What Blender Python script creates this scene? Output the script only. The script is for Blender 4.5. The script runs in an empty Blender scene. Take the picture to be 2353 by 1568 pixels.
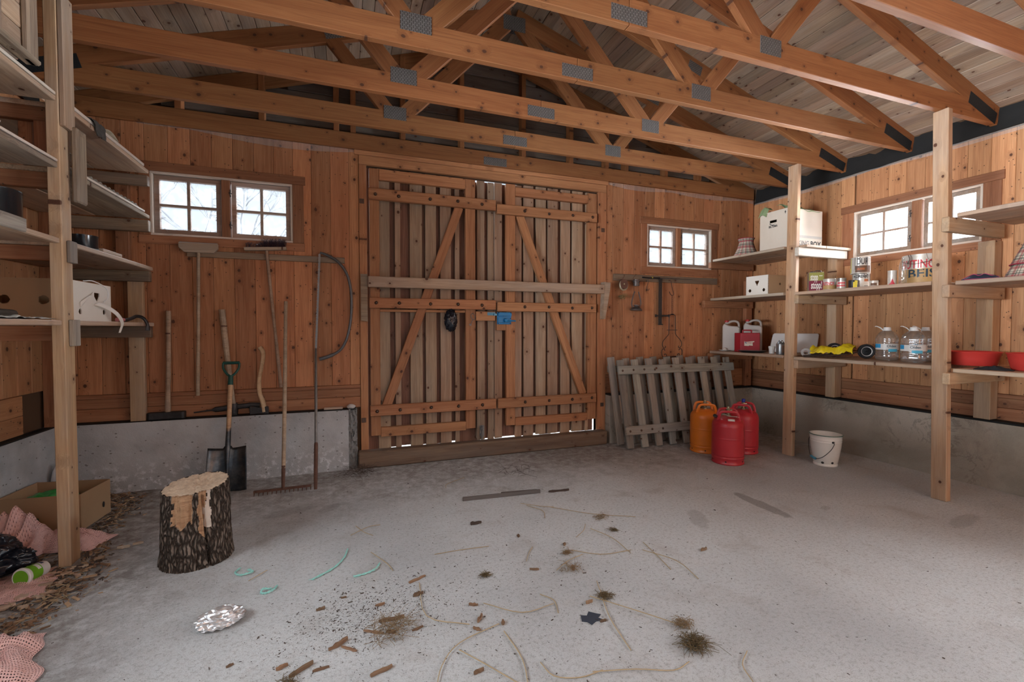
import bpy, bmesh, math, random
from mathutils import Vector, Matrix, Euler, noise as mnoise
random.seed(7)
R = math.radians
SC = bpy.context.scene
COL = SC.collection
# ------------------------------------------------------------------ camera
cam_d = bpy.data.cameras.new('camera'); cam_d.sensor_width = 36; cam_d.lens = 16.0; cam_d.clip_start = .05; cam_d.clip_end = 400
cam = bpy.data.objects.new('camera', cam_d); COL.objects.link(cam)
cam.location = (0, 0, 1.3); cam.rotation_euler = (R(90 - 1.64), 0, R(-20.1))
SC.camera = cam
# ------------------------------------------------------------------ sky, exposure
world = bpy.data.worlds.new('sky'); SC.world = world; world.use_nodes = True
wt = world.node_tree; bg = wt.nodes['Background']
bg.inputs['Color'].default_value = (.78, .89, 1.0, 1); bg.inputs['Strength'].default_value = .70
SC.view_settings.view_transform = 'Standard'; SC.view_settings.look = 'None'
SC.view_settings.gamma = 1; SC.view_settings.use_curve_mapping = False
SC.view_settings.exposure = 0.5
SC.cycles.max_bounces = 8; SC.cycles.diffuse_bounces = 5; SC.cycles.transparent_max_bounces = 12
SC.cycles.use_denoising = True
SC.cycles.sample_clamp_indirect = 6
SC.cycles.caustics_reflective = False; SC.cycles.caustics_refractive = False
# ------------------------------------------------------------------ daylight at the windows, added fill through unseen openings
def area(name, loc, aim, sx, sy, power, col=(.90, .95, 1.0)):
    d = bpy.data.lights.new(name, 'AREA'); d.shape = 'RECTANGLE'; d.size = sx; d.size_y = sy; d.energy = power; d.color = col
    o = bpy.data.objects.new(name, d); COL.objects.link(o); o.location = loc
    o.rotation_euler = (Vector(aim) - Vector(loc)).to_track_quat('-Z', 'Y').to_euler()
    return o
area('rear_fill', (1.0, -6.5, 4.6), (1.2, .8, 0), 5.0, 3.0, 90)  # added fill lamp, shining in by the unseen rear opening
area('left_low_fill', (-8.5, 1.2, .85), (-2.0, 1.2, 1.9), 8, 2.1, 2300)  # low and high fill panels added outside the unseen left opening
area('left_high_fill', (-6.0, 1.0, 4.6), (1.8, 1.5, .6), 6, 3, 400)
area('right_low_fill', (11.0, -.6, .85), (4.9, -.2, 1.9), 7, 2.1, 1700)  # low and high fill panels added beyond the unseen near right opening
area('right_high_fill', (8.8, -.8, 4.4), (.6, 1.4, .6), 5, 3, 650)
area('right_window_sky', (8.6, 2.75, 4.9), (3.0, 2.75, 1.6), 5.5, 3.2, 4600)
area('right_window_ground', (9.5, 2.9, .7), (4.98, 2.75, 2.1), 5, 2.2, 5600)
area('back_left_window_sky', (-1.2, 7.6, 4.9), (-.7, 2.8, 1.4), 5, 3, 600)
area('back_right_window_sky', (4.6, 7.6, 4.9), (3.6, 2.8, 1.4), 4.5, 3, 500)
# ------------------------------------------------------------------ node helpers
class NT:
    def __init__(s, name):
        s.m = bpy.data.materials.new(name); s.m.use_nodes = True
        s.t = s.m.node_tree; s.t.nodes.clear()
        s.out = s.t.nodes.new('ShaderNodeOutputMaterial')
    def new(s, typ, **kw):
        n = s.t.nodes.new(typ)
        for k, v in kw.items(): setattr(n, k, v)
        return n
    def put(s, sock, v):
        if isinstance(v, bpy.types.NodeSocket): s.t.links.new(v, sock)
        elif v is not None:
            if isinstance(v, (tuple, list)) and len(v) == 3 and sock.type == 'RGBA': v = (*v, 1)
            sock.default_value = v
    def math(s, op, a, b=None, c=None, clamp=False):
        n = s.new('ShaderNodeMath', operation=op, use_clamp=clamp); s.put(n.inputs[0], a)
        if b is not None: s.put(n.inputs[1], b)
        if c is not None: s.put(n.inputs[2], c)
        return n.outputs[0]
    def vmath(s, op, a, b):
        n = s.new('ShaderNodeVectorMath', operation=op); s.put(n.inputs[0], a); s.put(n.inputs[1], b); return n.outputs[0]
    def mix(s, f, a, b, mode='MIX'):
        n = s.new('ShaderNodeMix', data_type='RGBA', blend_type=mode); s.put(n.inputs[0], f); s.put(n.inputs[6], a); s.put(n.inputs[7], b); return n.outputs[2]
    def step(s, v, lo, hi):
        n = s.new('ShaderNodeMapRange', interpolation_type='SMOOTHSTEP'); s.put(n.inputs[0], v)
        n.inputs[1].default_value = lo; n.inputs[2].default_value = hi; return n.outputs[0]
    def noise(s, vec, scale=5, detail=3, rough=.5, dist=0):
        n = s.new('ShaderNodeTexNoise'); s.put(n.inputs['Vector'], vec); n.inputs['Scale'].default_value = scale
        n.inputs['Detail'].default_value = detail; n.inputs['Roughness'].default_value = rough; n.inputs['Distortion'].default_value = dist; return n.outputs[0]
    def voro(s, vec, scale=5, feature='F1', rnd=1):
        n = s.new('ShaderNodeTexVoronoi', feature=feature); s.put(n.inputs['Vector'], vec); n.inputs['Scale'].default_value = scale
        n.inputs['Randomness'].default_value = rnd; return n
    def obj(s): return s.new('ShaderNodeTexCoord').outputs['Object']
    def uv(s): return s.new('ShaderNodeTexCoord').outputs['UV']
    def rand(s): return s.new('ShaderNodeObjectInfo').outputs['Random']
    def sep(s, v):
        n = s.new('ShaderNodeSeparateXYZ'); s.put(n.inputs[0], v); return n.outputs
    def comb(s, x=0, y=0, z=0):
        n = s.new('ShaderNodeCombineXYZ'); s.put(n.inputs[0], x); s.put(n.inputs[1], y); s.put(n.inputs[2], z); return n.outputs[0]
    def bump(s, h, strength=.3, dist=.01):
        n = s.new('ShaderNodeBump'); n.inputs['Strength'].default_value = strength; n.inputs['Distance'].default_value = dist; s.put(n.inputs['Height'], h); return n.outputs[0]
    def pbr(s, col, rough=.6, metal=0, normal=None, spec=.4, **kw):
        n = s.new('ShaderNodeBsdfPrincipled'); s.put(n.inputs['Base Color'], col); s.put(n.inputs['Roughness'], rough); s.put(n.inputs['Metallic'], metal)
        n.inputs['Specular IOR Level'].default_value = spec
        if normal is not None: s.put(n.inputs['Normal'], normal)
        for k, v in kw.items(): s.put(n.inputs[k], v)
        return n.outputs[0]
    def done(s, sh):
        s.t.links.new(sh, s.out.inputs[0]); return s.m

def plain(name, col, rough=.5, metal=0, noise_amt=.12, scale=25, bump=0, spec=.4, dust=None, dust_amt=0, **kw):
    n = NT(name); o = n.obj(); v = n.noise(o, scale, 4, .6)
    c = n.mix(1, col, n.comb(*[n.math('MULTIPLY_ADD', v, 2 * noise_amt, 1 - noise_amt)] * 3), 'MULTIPLY')
    if dust is not None:
        c = n.mix(n.math('MULTIPLY', n.step(n.noise(o, scale * .4, 5, .65), .4, .7), dust_amt), c, dust)
    return n.done(n.pbr(c, rough, metal, n.bump(v, bump, .004) if bump else None, spec, **kw))

def wood(name, light, dark, knotcol=(.09, .035, .018), ks=5.6, kthr=.42, rough=.62, var=.22, gscale=1.0, grey=None, grey_amt=0, contrast=.16, specks=.0, bump=.2):
    n = NT(name); r = n.rand()
    off = n.comb(n.math('MULTIPLY', r, 37.1), n.math('MULTIPLY', r, 91.7), n.math('MULTIPLY', r, 53.3))
    v = n.vmath('ADD', n.obj(), off)
    kv = n.vmath('MULTIPLY', v, (1.0, 1.25, .02))
    kn = n.voro(kv, ks, 'F1'); kn.voronoi_dimensions = '2D'; d = kn.outputs['Distance']; cr = n.sep(kn.outputs['Color'])
    act = n.math('GREATER_THAN', cr[0], kthr)
    size = n.math('MULTIPLY_ADD', cr[1], .06, .024)
    wob = n.math('MULTIPLY_ADD', n.noise(v, 60, 2), .03, -.015)
    rel = n.math('DIVIDE', n.math('ADD', d, wob), size)
    knot = n.math('MULTIPLY', n.math('SUBTRACT', 1, n.step(rel, .75, 1.25)), act)
    halo = n.math('MULTIPLY', n.math('SUBTRACT', 1, n.step(rel, 1.0, 4.5)), act)
    bend = n.math('MULTIPLY', halo, .02)
    gv = n.vmath('ADD', v, n.comb(0, bend, bend))
    g1 = n.noise(n.vmath('MULTIPLY', gv, (1.1 * gscale, 17 * gscale, 17 * gscale)), 1.0, 4, .6, .6)
    g2 = n.noise(n.vmath('MULTIPLY', gv, (5, 150, 150)), 1.0, 3, .6)
    big = n.noise(n.vmath('MULTIPLY', v, (.8, 3, 3)), 1.0, 2)
    g = n.math('ADD', n.math('MULTIPLY', g1, .55), n.math('MULTIPLY', g2, .45))
    col = n.mix(n.step(g, .5 - contrast, .5 + contrast), dark, light)
    lines = n.math('MULTIPLY', n.step(n.noise(n.vmath('MULTIPLY', gv, (1.6, 62, 62)), 1.0, 2, .5, .8), .56, .72), .42)
    col = n.mix(lines, col, tuple(a * .66 for a in dark))
    col = n.mix(n.math('MULTIPLY', halo, .45), col, tuple(a * .62 for a in dark))
    if grey is not None:
        gm = n.math('MULTIPLY', n.step(n.noise(n.vmath('MULTIPLY', v, (1.5, 6, 6)), 1, 4, .6), .36, .66), grey_amt)
        col = n.mix(gm, col, n.mix(g1, tuple(a * .6 for a in grey), grey))
    r2 = n.math('FRACT', n.math('MULTIPLY', r, 7.137)); r3 = n.math('FRACT', n.math('MULTIPLY', r, 23.71))
    val = n.math('ADD', n.math('MULTIPLY_ADD', r2, 2 * var, 1 - var), n.math('MULTIPLY_ADD', big, .3, -.15))
    gch = n.math('MULTIPLY', val, n.math('MULTIPLY_ADD', r3, .12, .94))
    col = n.mix(1, col, n.comb(val, gch, gch), 'MULTIPLY')
    col = n.mix(knot, col, knotcol)
    if specks:
        sp = n.voro(n.vmath('MULTIPLY', v, (1, 1, .3)), 38, 'F1'); sp.voronoi_dimensions = '2D'; sc = n.sep(sp.outputs['Color'])
        dot = n.math('MULTIPLY', n.math('LESS_THAN', sp.outputs['Distance'], .16), n.math('GREATER_THAN', sc[2], 1 - specks))
        col = n.mix(n.math('MULTIPLY', dot, .8), col, (.05, .03, .02))
    h = n.math('SUBTRACT', n.math('MULTIPLY', g2, .6), n.math('MULTIPLY', knot, .3))
    return n.done(n.pbr(col, rough, 0, n.bump(h, bump, .003), .35))
# ------------------------------------------------------------------ object helpers
def props(o, label=None, cat=None, group=None, kind=None):
    if label: o['label'] = label
    if cat: o['category'] = cat
    if group: o['group'] = group
    if kind: o['kind'] = kind
    return o
def thing(name, label, cat, loc=(0, 0, 0), rot=(0, 0, 0), group=None):
    o = bpy.data.objects.new(name, None); COL.objects.link(o); o.empty_display_size = .05
    o.location = loc; o.rotation_euler = rot if isinstance(rot, (tuple, list)) else (0, 0, rot)
    return props(o, label, cat, group)
def link(name, me, mat, parent=None):
    o = bpy.data.objects.new(name, me); COL.objects.link(o)
    if mat is not None and not me.materials:
        for m in (mat if isinstance(mat, (list, tuple)) else [mat]): me.materials.append(m)
    if parent is not None: o.parent = parent
    return o
def box_mesh(lx, ly, lz, bev=.003, name='box'):
    bm = bmesh.new(); bmesh.ops.create_cube(bm, size=1)
    for v in bm.verts: v.co = (v.co.x * lx, v.co.y * ly, v.co.z * lz)
    if bev: bmesh.ops.bevel(bm, geom=bm.edges[:], offset=min(bev, .3 * min(lx, ly, lz)), segments=1, affect='EDGES')
    me = bpy.data.meshes.new(name); bm.to_mesh(me); bm.free(); return me
AX = {'x': Vector((1, 0, 0)), 'y': Vector((0, 1, 0)), 'z': Vector((0, 0, 1))}
def bx(name, a, b, mat, parent=None, grain=None, bev=.003):
    """a box between two corners; its local X runs along the grain (the longest side), its local Z along the thinnest"""
    a, b = Vector(a), Vector(b); c = (a + b) / 2; d = [abs(b[i] - a[i]) for i in range(3)]
    order = sorted(range(3), key=lambda i: -d[i])
    if grain is not None:
        g = 'xyz'.index(grain); order = [g] + [i for i in order if i != g]
    ex, ey = Vector(), Vector(); ex[order[0]] = 1; ey[order[1]] = 1; ez = ex.cross(ey)
    o = link(name, box_mesh(d[order[0]], d[order[1]], d[order[2]], bev, name), mat, parent)
    o.matrix_local = Matrix.Translation(c) @ Matrix((ex, ey, ez)).transposed().to_4x4()
    return o
def beam(name, p0, p1, w, t, mat, parent=None, up=(0, 0, 1), bev=.003):
    """a stick from p0 to p1; t is its size along the side nearest to up x axis, w across"""
    p0, p1 = Vector(p0), Vector(p1); ex = (p1 - p0).normalized(); up = Vector(up)
    ez = ex.cross(up).normalized(); ey = ez.cross(ex).normalized()
    o = link(name, box_mesh((p1 - p0).length, w, t, bev, name), mat, parent)
    o.matrix_local = Matrix.Translation((p0 + p1) / 2) @ Matrix((ex, ey, ez)).transposed().to_4x4()
    return o
class MB:
    """collects vertices and faces of one mesh"""
    def __init__(s): s.v = []; s.f = []; s.m = []; s.uv = []
    def add(s, vs, fs, mi=0, uvs=None):
        o = len(s.v); s.v += [tuple(v) for v in vs]; s.f += [tuple(i + o for i in f) for f in fs]; s.m += [mi] * len(fs)
        s.uv += [(uvs[f_i] if uvs else None) for f_i in range(len(fs))]
        return s
    def box(s, c, d, rot=None, mi=0):
        M = (rot.to_matrix() if isinstance(rot, Euler) else (Euler(rot).to_matrix() if rot else Matrix.Identity(3)))
        vs = [Vector(c) + M @ Vector((sx * d[0] / 2, sy * d[1] / 2, sz * d[2] / 2)) for sx in (-1, 1) for sy in (-1, 1) for sz in (-1, 1)]
        return s.add(vs, [(0, 1, 3, 2), (4, 6, 7, 5), (0, 4, 5, 1), (2, 3, 7, 6), (0, 2, 6, 4), (1, 5, 7, 3)], mi)
    def box2(s, a, b, mi=0):
        return s.box([(a[i] + b[i]) / 2 for i in range(3)], [abs(b[i] - a[i]) for i in range(3)], None, mi)
    def tube(s, pts, r, seg=8, mi=0, closed=False, flat=None):
        pts = [Vector(p) for p in pts]; n = len(pts); rs = r if isinstance(r, (list, tuple)) else [r] * n
        vs, fs = [], []; prev = None
        for i, p in enumerate(pts):
            t = (pts[(i + 1) % n] - pts[i - 1]) if closed else (pts[min(i + 1, n - 1)] - pts[max(i - 1, 0)])
            t = t.normalized() if t.length > 1e-9 else Vector((0, 0, 1))
            if prev is None:
                a = t.orthogonal().normalized() if flat is None else (Vector(flat) - t * t.dot(Vector(flat))).normalized()
            else:
                a = (prev - t * prev.dot(t)); a = a.normalized() if a.length > 1e-6 else t.orthogonal().normalized()
            prev = a; b = t.cross(a)
            ra, rb = rs[i] if isinstance(rs[i], (tuple, list)) else (rs[i], rs[i])
            for k in range(seg):
                q = 2 * math.pi * k / seg; vs.append(p + a * (ra * math.cos(q)) + b * (rb * math.sin(q)))
        for i in range(n if closed else n - 1):
            j = (i + 1) % n
            for k in range(seg):
                fs.append((i * seg + k, i * seg + (k + 1) % seg, j * seg + (k + 1) % seg, j * seg + k))
        if not closed: fs += [tuple(reversed(range(seg))), tuple(range((n - 1) * seg, n * seg))]
        return s.add(vs, fs, mi)
    def lathe(s, prof, seg=32, c=(0, 0, 0), mi=0, a0=0, a1=2 * math.pi, jit=None):
        full = abs(a1 - a0 - 2 * math.pi) < 1e-6; n = len(prof); cols = seg if full else seg + 1; vs = []; fs = []; uvs = []
        for k in range(cols):
            q = a0 + (a1 - a0) * k / seg
            for i, (r, z) in enumerate(prof):
                dr, dz = jit(q, i, r, z) if jit else (0, 0)
                vs.append((c[0] + (r + dr) * math.cos(q), c[1] + (r + dr) * math.sin(q), c[2] + z + dz))
        for k in range(seg):
            j = (k + 1) % cols
            for i in range(n - 1):
                fs.append((k * n + i, j * n + i, j * n + i + 1, k * n + i + 1))
                u0, u1, v0, v1 = k / seg, (k + 1) / seg, i / (n - 1), (i + 1) / (n - 1)
                uvs.append([(u0, v0), (u1, v0), (u1, v1), (u0, v1)])
        return s.add(vs, fs, mi, uvs)
    def grid(s, nx, ny, fn, mi=0, thick=0):
        vs = [Vector(fn(i / nx, j / ny)) for i in range(nx + 1) for j in range(ny + 1)]
        fs = [(i * (ny + 1) + j, (i + 1) * (ny + 1) + j, (i + 1) * (ny + 1) + j + 1, i * (ny + 1) + j + 1) for i in range(nx) for j in range(ny)]
        uvs = [[(i / nx, j / ny), ((i + 1) / nx, j / ny), ((i + 1) / nx, (j + 1) / ny), (i / nx, (j + 1) / ny)] for i in range(nx) for j in range(ny)]
        return s.add(vs, fs, mi, uvs)
    def prism(s, poly, z0, z1, axis='z', mi=0):
        n = len(poly)
        def P(p, h): return {'z': (p[0], p[1], h), 'y': (p[0], h, p[1]), 'x': (h, p[0], p[1])}[axis]
        vs = [P(p, z0) for p in poly] + [P(p, z1) for p in poly]
        fs = [tuple(range(n)), tuple(reversed(range(n, 2 * n)))] + [(i, n + i, n + (i + 1) % n, (i + 1) % n) for i in range(n)]
        return s.add(vs, fs, mi)
    def blob(s, c, rad, amp=.2, freq=6, sub=3, seed=0, mi=0, floor=None, ridged=False):
        bm = bmesh.new(); bmesh.ops.create_icosphere(bm, subdivisions=sub, radius=1); vs = []
        for v in bm.verts:
            d = v.co.normalized(); q = Vector((d.x * rad[0], d.y * rad[1], d.z * rad[2]))
            nz = mnoise.noise(d * freq + Vector((seed * 7.3, seed * 3.1, seed))) + .5 * mnoise.noise(d * freq * 2.3 + Vector((seed, seed * 5.1, 2)))
            if ridged: nz = .5 - abs(nz) * 1.6
            p = Vector(c) + q * (1 + amp * nz)
            if floor is not None and p.z < floor: p.z = floor
            vs.append(p)
        fs = [tuple(l.vert.index for l in f.loops) for f in bm.faces]; bm.free()
        return s.add(vs, fs, mi)
    def build(s, name, mat, parent=None, smooth=True, angle=35, bevel=0):
        me = bpy.data.meshes.new(name); me.from_pydata(s.v, [], s.f)
        mats = mat if isinstance(mat, (list, tuple)) else [mat]
        for m in mats: me.materials.append(m)
        if len(mats) > 1: me.polygons.foreach_set('material_index', s.m)
        if any(u is not None for u in s.uv):
            uvl = me.uv_layers.new(name='UVMap')
            for p, u in zip(me.polygons, s.uv):
                if u:
                    for li, q in zip(p.loop_indices, u): uvl.data[li].uv = q
        bm = bmesh.new(); bm.from_mesh(me); bmesh.ops.recalc_face_normals(bm, faces=bm.faces); bm.to_mesh(me); bm.free()
        if smooth:
            me.polygons.foreach_set('use_smooth', [True] * len(me.polygons)); me.set_sharp_from_angle(angle=R(angle))
        me.update()
        o = link(name, me, None, parent)
        if bevel:
            md = o.modifiers.new('bevel', 'BEVEL'); md.width = bevel; md.segments = 2; md.limit_method = 'ANGLE'; md.angle_limit = R(40)
        return o
def disc(z, r): return [(0.0001, z), (r, z)]
def arc(c, r, a0, a1, n=10, plane='xz', y=0):
    out = []
    for i in range(n + 1):
        q = R(a0 + (a1 - a0) * i / n); u, w = c[0] + r * math.cos(q), c[1] + r * math.sin(q)
        out.append((u, y, w) if plane == 'xz' else ((u, w, y) if plane == 'xy' else (y, u, w)))
    return out
def smooth_path(pts, k=6):
    """Catmull-Rom through the points"""
    P = [Vector(p) for p in pts]; P = [2 * P[0] - P[1]] + P + [2 * P[-1] - P[-2]]; out = []
    for i in range(1, len(P) - 2):
        for j in range(k):
            t = j / k; a, b, c, d = P[i - 1:i + 3]
            out.append(.5 * ((2 * b) + (c - a) * t + (2 * a - 5 * b + 4 * c - d) * t * t + (3 * b - a - 3 * c + d) * t ** 3))
    out.append(P[-2]); return out
def lettering(name, text, size, mat, parent, fn, bold=.0, width=None, squash=1):
    """printed letters as a mesh; fn maps a point of the flat print (x right, y up, from its centre) to the surface"""
    cu = bpy.data.curves.new('letters', 'FONT'); cu.body = text; cu.size = size; cu.align_x = 'CENTER'; cu.align_y = 'CENTER'; cu.offset = bold; cu.resolution_u = 3
    t = bpy.data.objects.new('letters', cu); COL.objects.link(t)
    dg = bpy.context.evaluated_depsgraph_get(); me = bpy.data.meshes.new_from_object(t.evaluated_get(dg)); me.name = name
    bpy.data.objects.remove(t); bpy.data.curves.remove(cu)
    k = 1
    xs = [v.co.x for v in me.vertices]
    if width and xs: k = width / max(1e-6, max(xs) - min(xs))
    for v in me.vertices: v.co = Vector(fn(v.co.x * k, v.co.y * squash))
    me.materials.clear()
    return link(name, me, mat, parent)
def on_cyl(r, z, a=-90, e=.0012):
    def f(x, y):
        q = R(a) + x / r; return ((r + e) * math.cos(q), (r + e) * math.sin(q), z + y)
    return f
def rects(x0, x1, z0, z1, holes):
    """the rectangles that tile [x0,x1]x[z0,z1] without the holes"""
    xs = sorted({x0, x1, *[h[0] for h in holes], *[h[1] for h in holes]}); zs = sorted({z0, z1, *[h[2] for h in holes], *[h[3] for h in holes]})
    xs = [x for x in xs if x0 <= x <= x1]; zs = [z for z in zs if z0 <= z <= z1]; out = []
    for i in range(len(xs) - 1):
        for j in range(len(zs) - 1):
            cx, cz = (xs[i] + xs[i + 1]) / 2, (zs[j] + zs[j + 1]) / 2
            if not any(h[0] < cx < h[1] and h[2] < cz < h[3] for h in holes): out.append((xs[i], xs[i + 1], zs[j], zs[j + 1]))
    return out
def spans(lo, hi, cuts):
    out = [(lo, hi)]
    for a, b in cuts:
        nxt = []
        for s, e in out:
            if b <= s or a >= e: nxt.append((s, e)); continue
            if a > s: nxt.append((s, a))
            if b < e: nxt.append((b, e))
        out = nxt
    return [(s, e) for s, e in out if e - s > .01]
# ------------------------------------------------------------------ materials
W_WALL = wood('pine_panelling', (.50, .235, .115), (.34, .138, .06), specks=.05)
W_WALLR = wood('pale_pine_panelling', (.56, .29, .14), (.40, .18, .08), specks=.08)
W_TRIM = wood('brown_pine_trim', (.36,.165,.085), (.24,.095,.045), kthr=.7, specks=.03)
W_TRUSS = wood('orange_truss_pine', (.35, .148, .056), (.24, .088, .031), kthr=.35, ks=6.0, var=.12, contrast=.22)
W_ROOF = wood('pale_roof_board', (.42, .295, .205), (.27, .175, .115), kthr=.3, ks=5.5, var=.24, grey=(.34, .30, .27), grey_amt=.4, gscale=.9)
W_DOOR = wood('door_pine', (.48,.23,.11), (.33,.135,.06), kthr=.5, var=.14)
W_DOORB = wood('door_board', (.46, .32, .215), (.30, .185, .115), kthr=.4, var=.2, grey=(.38, .315, .25), grey_amt=.4)
W_DOORO_SHADE = wood('door_back_board', (.24, .125, .085), (.15, .07, .045), kthr=.55, var=.2)  # same timber as the front boards, darkened to hold the recess shade
W_SHELF = wood('shelf_board', (.55, .40, .28), (.38, .25, .165), kthr=.55, var=.14, grey=(.45, .40, .35), grey_amt=.45)
W_POST = wood('shelf_post_pine', (.54, .36, .21), (.39, .225, .12), kthr=.4, var=.1, grey=(.54, .45, .36), grey_amt=.45)
W_GREY = wood('weathered_grey_wood', (.35, .305, .245), (.17, .14, .115), kthr=.5, var=.25, grey=(.32, .30, .275), grey_amt=.7, rough=.8, bump=.4)
W_OLD = wood('rough_old_wood', (.46, .36, .26), (.16, .11, .08), kthr=.5, var=.15, grey=(.33, .29, .25), grey_amt=.6, rough=.85, contrast=.25, bump=.5)
W_HANDLE = wood('worn_tool_handle', (.47, .34, .235), (.30, .195, .125), kthr=.95, var=.15, grey=(.34, .29, .24), grey_amt=.4, rough=.55)
W_ASH = wood('pale_ash_handle', (.58, .40, .24), (.44, .27, .15), kthr=.97, var=.1, rough=.5)
W_CLAD = wood('dark_gable_cladding', (.17, .135, .11), (.09, .07, .058), kthr=.6, var=.2, grey=(.25, .22, .20), grey_amt=.5)
W_SILL = wood('dirty_sill_timber', (.30, .215, .14), (.16, .10, .065), kthr=.6, grey=(.24, .20, .16), grey_amt=.6)

def concrete(name, base, stain, dark, scale=1.0, bump=.5, blotch=.5, pits=.5):
    n = NT(name); o = n.obj()
    a = n.noise(o, 1.3 * scale, 5, .6); b = n.noise(o, 9 * scale, 6, .65); c = n.noise(o, 170, 3, .7)
    col = n.mix(n.step(a, .38, .66), base, tuple(x * .80 for x in base))
    col = n.mix(n.math('MULTIPLY', n.step(b, .45, .75), blotch), col, stain)
    col = n.mix(n.math('MULTIPLY', n.step(c, .58, .78), pits), col, dark)
    col = n.mix(n.math('MULTIPLY', n.step(c, .22, .40), -.0), col, base)
    h = n.math('ADD', n.math('MULTIPLY', b, .5), n.math('MULTIPLY', c, .5))
    return n, o, col, h
def floor_mat():
    n = NT('floor_concrete'); o = n.obj()
    s = n.noise(n.vmath('MULTIPLY', o, (1, 1, 1)), .55, 4, .55); b = n.noise(o, 3.2, 6, .62, .5)
    c = n.noise(o, 55, 6, .72); d = n.noise(o, 210, 3, .7)
    col = n.mix(n.step(s, .40, .66), (.585, .60, .605), (.45, .46, .465))
    col = n.mix(n.math('MULTIPLY', n.step(b, .52, .74), .38), col, (.33, .285, .25))
    col = n.mix(n.math('MULTIPLY', n.step(c, .48, .66), .52), col, (.27, .26, .245))
    col = n.mix(n.math('MULTIPLY', n.step(d, .54, .68), .6), col, (.17, .16, .15))
    # brown dirt where the debris gathers by the left wall and in front of the door
    xyz = n.sep(o)
    left = n.math('SUBTRACT', 1, n.step(n.math('ADD', xyz[0], n.math('MULTIPLY', b, 1.1)), -1.15, .15))
    back = n.step(n.math('ADD', xyz[1], n.math('MULTIPLY', b, 1.6)), 3.6, 5.2)
    dirt = n.math('MULTIPLY', n.math('MAXIMUM', left, n.math('MULTIPLY', back, .75)), n.step(n.noise(o, 14, 6, .7), .30, .62))
    col = n.mix(n.math('MULTIPLY', dirt, .85), col, (.14, .105, .08))
    # two damp marks
    for cx, cy, ang, sx, sy in ((2.86, 2.48, 88, .26, .055), (3.25, 2.28, 20, .05, .03), (3.9, 1.8, 10, .22, .05), (2.25, 2.45, 60, .17, .06), (-.35, 3.55, 20, .22, .07), (-.12, 3.5, 50, .1, .05)):
        q = n.vmath('SUBTRACT', o, (cx, cy, 0)); w = n.sep(q); ca, sa = math.cos(R(ang)), math.sin(R(ang))
        u = n.math('ADD', n.math('MULTIPLY', w[0], ca / sx), n.math('MULTIPLY', w[1], sa / sx)); v = n.math('ADD', n.math('MULTIPLY', w[0], -sa / sy), n.math('MULTIPLY', w[1], ca / sy))
        e = n.math('ADD', n.math('ADD', n.math('MULTIPLY', u, u), n.math('MULTIPLY', v, v)), n.math('MULTIPLY_ADD', n.noise(o, 11, 6, .7), 2.6, -1.3))
        amt = .62 if sx == .26 else .3
        col = n.mix(n.math('MULTIPLY', n.math('SUBTRACT', 1, n.step(e, .7, 1.25)), amt), col, (.20, .185, .175))
    rip = n.noise(n.vmath('MULTIPLY', o, (20, 46, 10)), 1, 3, .6, 1.2)
    h = n.math('ADD', n.math('ADD', n.math('MULTIPLY', rip, .5), n.math('MULTIPLY', c, .7)), n.math('MULTIPLY', d, .3))
    return n.done(n.pbr(col, .82, 0, n.bump(h, .8, .008), .3))
M_FLOOR = floor_mat()
def plinth_mat():
    n = NT('plinth_concrete'); o = n.obj()
    a = n.noise(o, 1.5, 5, .6, .4); b = n.noise(o, 5, 7, .66, .8); c = n.noise(o, 90, 4, .7); z = n.sep(o)[2]
    col = n.mix(n.step(a, .40, .62), (.52, .465, .395), (.35, .31, .255))
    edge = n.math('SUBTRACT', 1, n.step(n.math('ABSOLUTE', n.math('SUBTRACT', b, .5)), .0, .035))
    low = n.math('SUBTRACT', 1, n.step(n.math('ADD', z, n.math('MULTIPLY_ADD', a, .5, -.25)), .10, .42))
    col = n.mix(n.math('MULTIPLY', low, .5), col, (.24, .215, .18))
    col = n.mix(n.math('MULTIPLY', n.math('MULTIPLY', edge, n.step(n.noise(o, 2.2, 3), .5, .6)), .55), col, (.16, .14, .12)); col = n.mix(n.math('MULTIPLY', n.step(n.noise(o, .9, 6, .7, 1.0), .5, .62), .38), col, (.27, .245, .21))
    col = n.mix(n.math('MULTIPLY', n.step(c, .55, .75), .35), col, (.20, .18, .16))
    return n.done(n.pbr(col, .88, 0, n.bump(n.math('ADD', n.math('MULTIPLY', b, .6), n.math('MULTIPLY', c, .5)), .6, .012), .25))
M_PLINTH_R = plinth_mat()
def plinth_mat2():
    n = NT('grey_plinth_concrete'); o = n.obj()
    a = n.noise(o, 2.0, 5, .6); b = n.noise(o, 22, 6, .7); c = n.noise(o, 120, 4, .7); z = n.sep(o)[2]
    col = n.mix(n.step(a, .38, .64), (.52, .535, .545), (.37, .375, .38))
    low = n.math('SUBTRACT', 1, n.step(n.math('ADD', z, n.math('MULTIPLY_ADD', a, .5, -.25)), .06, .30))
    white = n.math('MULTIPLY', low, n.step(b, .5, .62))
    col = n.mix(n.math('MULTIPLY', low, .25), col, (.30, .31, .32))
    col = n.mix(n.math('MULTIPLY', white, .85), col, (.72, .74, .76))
    sp = n.voro(n.vmath('MULTIPLY', o, (1, 1, 1.6)), 26); sc = n.sep(sp.outputs['Color'])
    dot = n.math('MULTIPLY', n.math('LESS_THAN', sp.outputs['Distance'], .22), n.math('GREATER_THAN', sc[0], .8))
    col = n.mix(n.math('MULTIPLY', dot, .75), col, (.14, .125, .11))
    return n.done(n.pbr(col, .88, 0, n.bump(n.math('ADD', n.math('MULTIPLY', b, .8), n.math('MULTIPLY', c, .4)), .6, .012), .25))
M_PLINTH_L = plinth_mat2()
M_BROKEN = plain('broken_concrete', (.20, .20, .195), .95, 0, .5, 60, 1.0)
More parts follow.
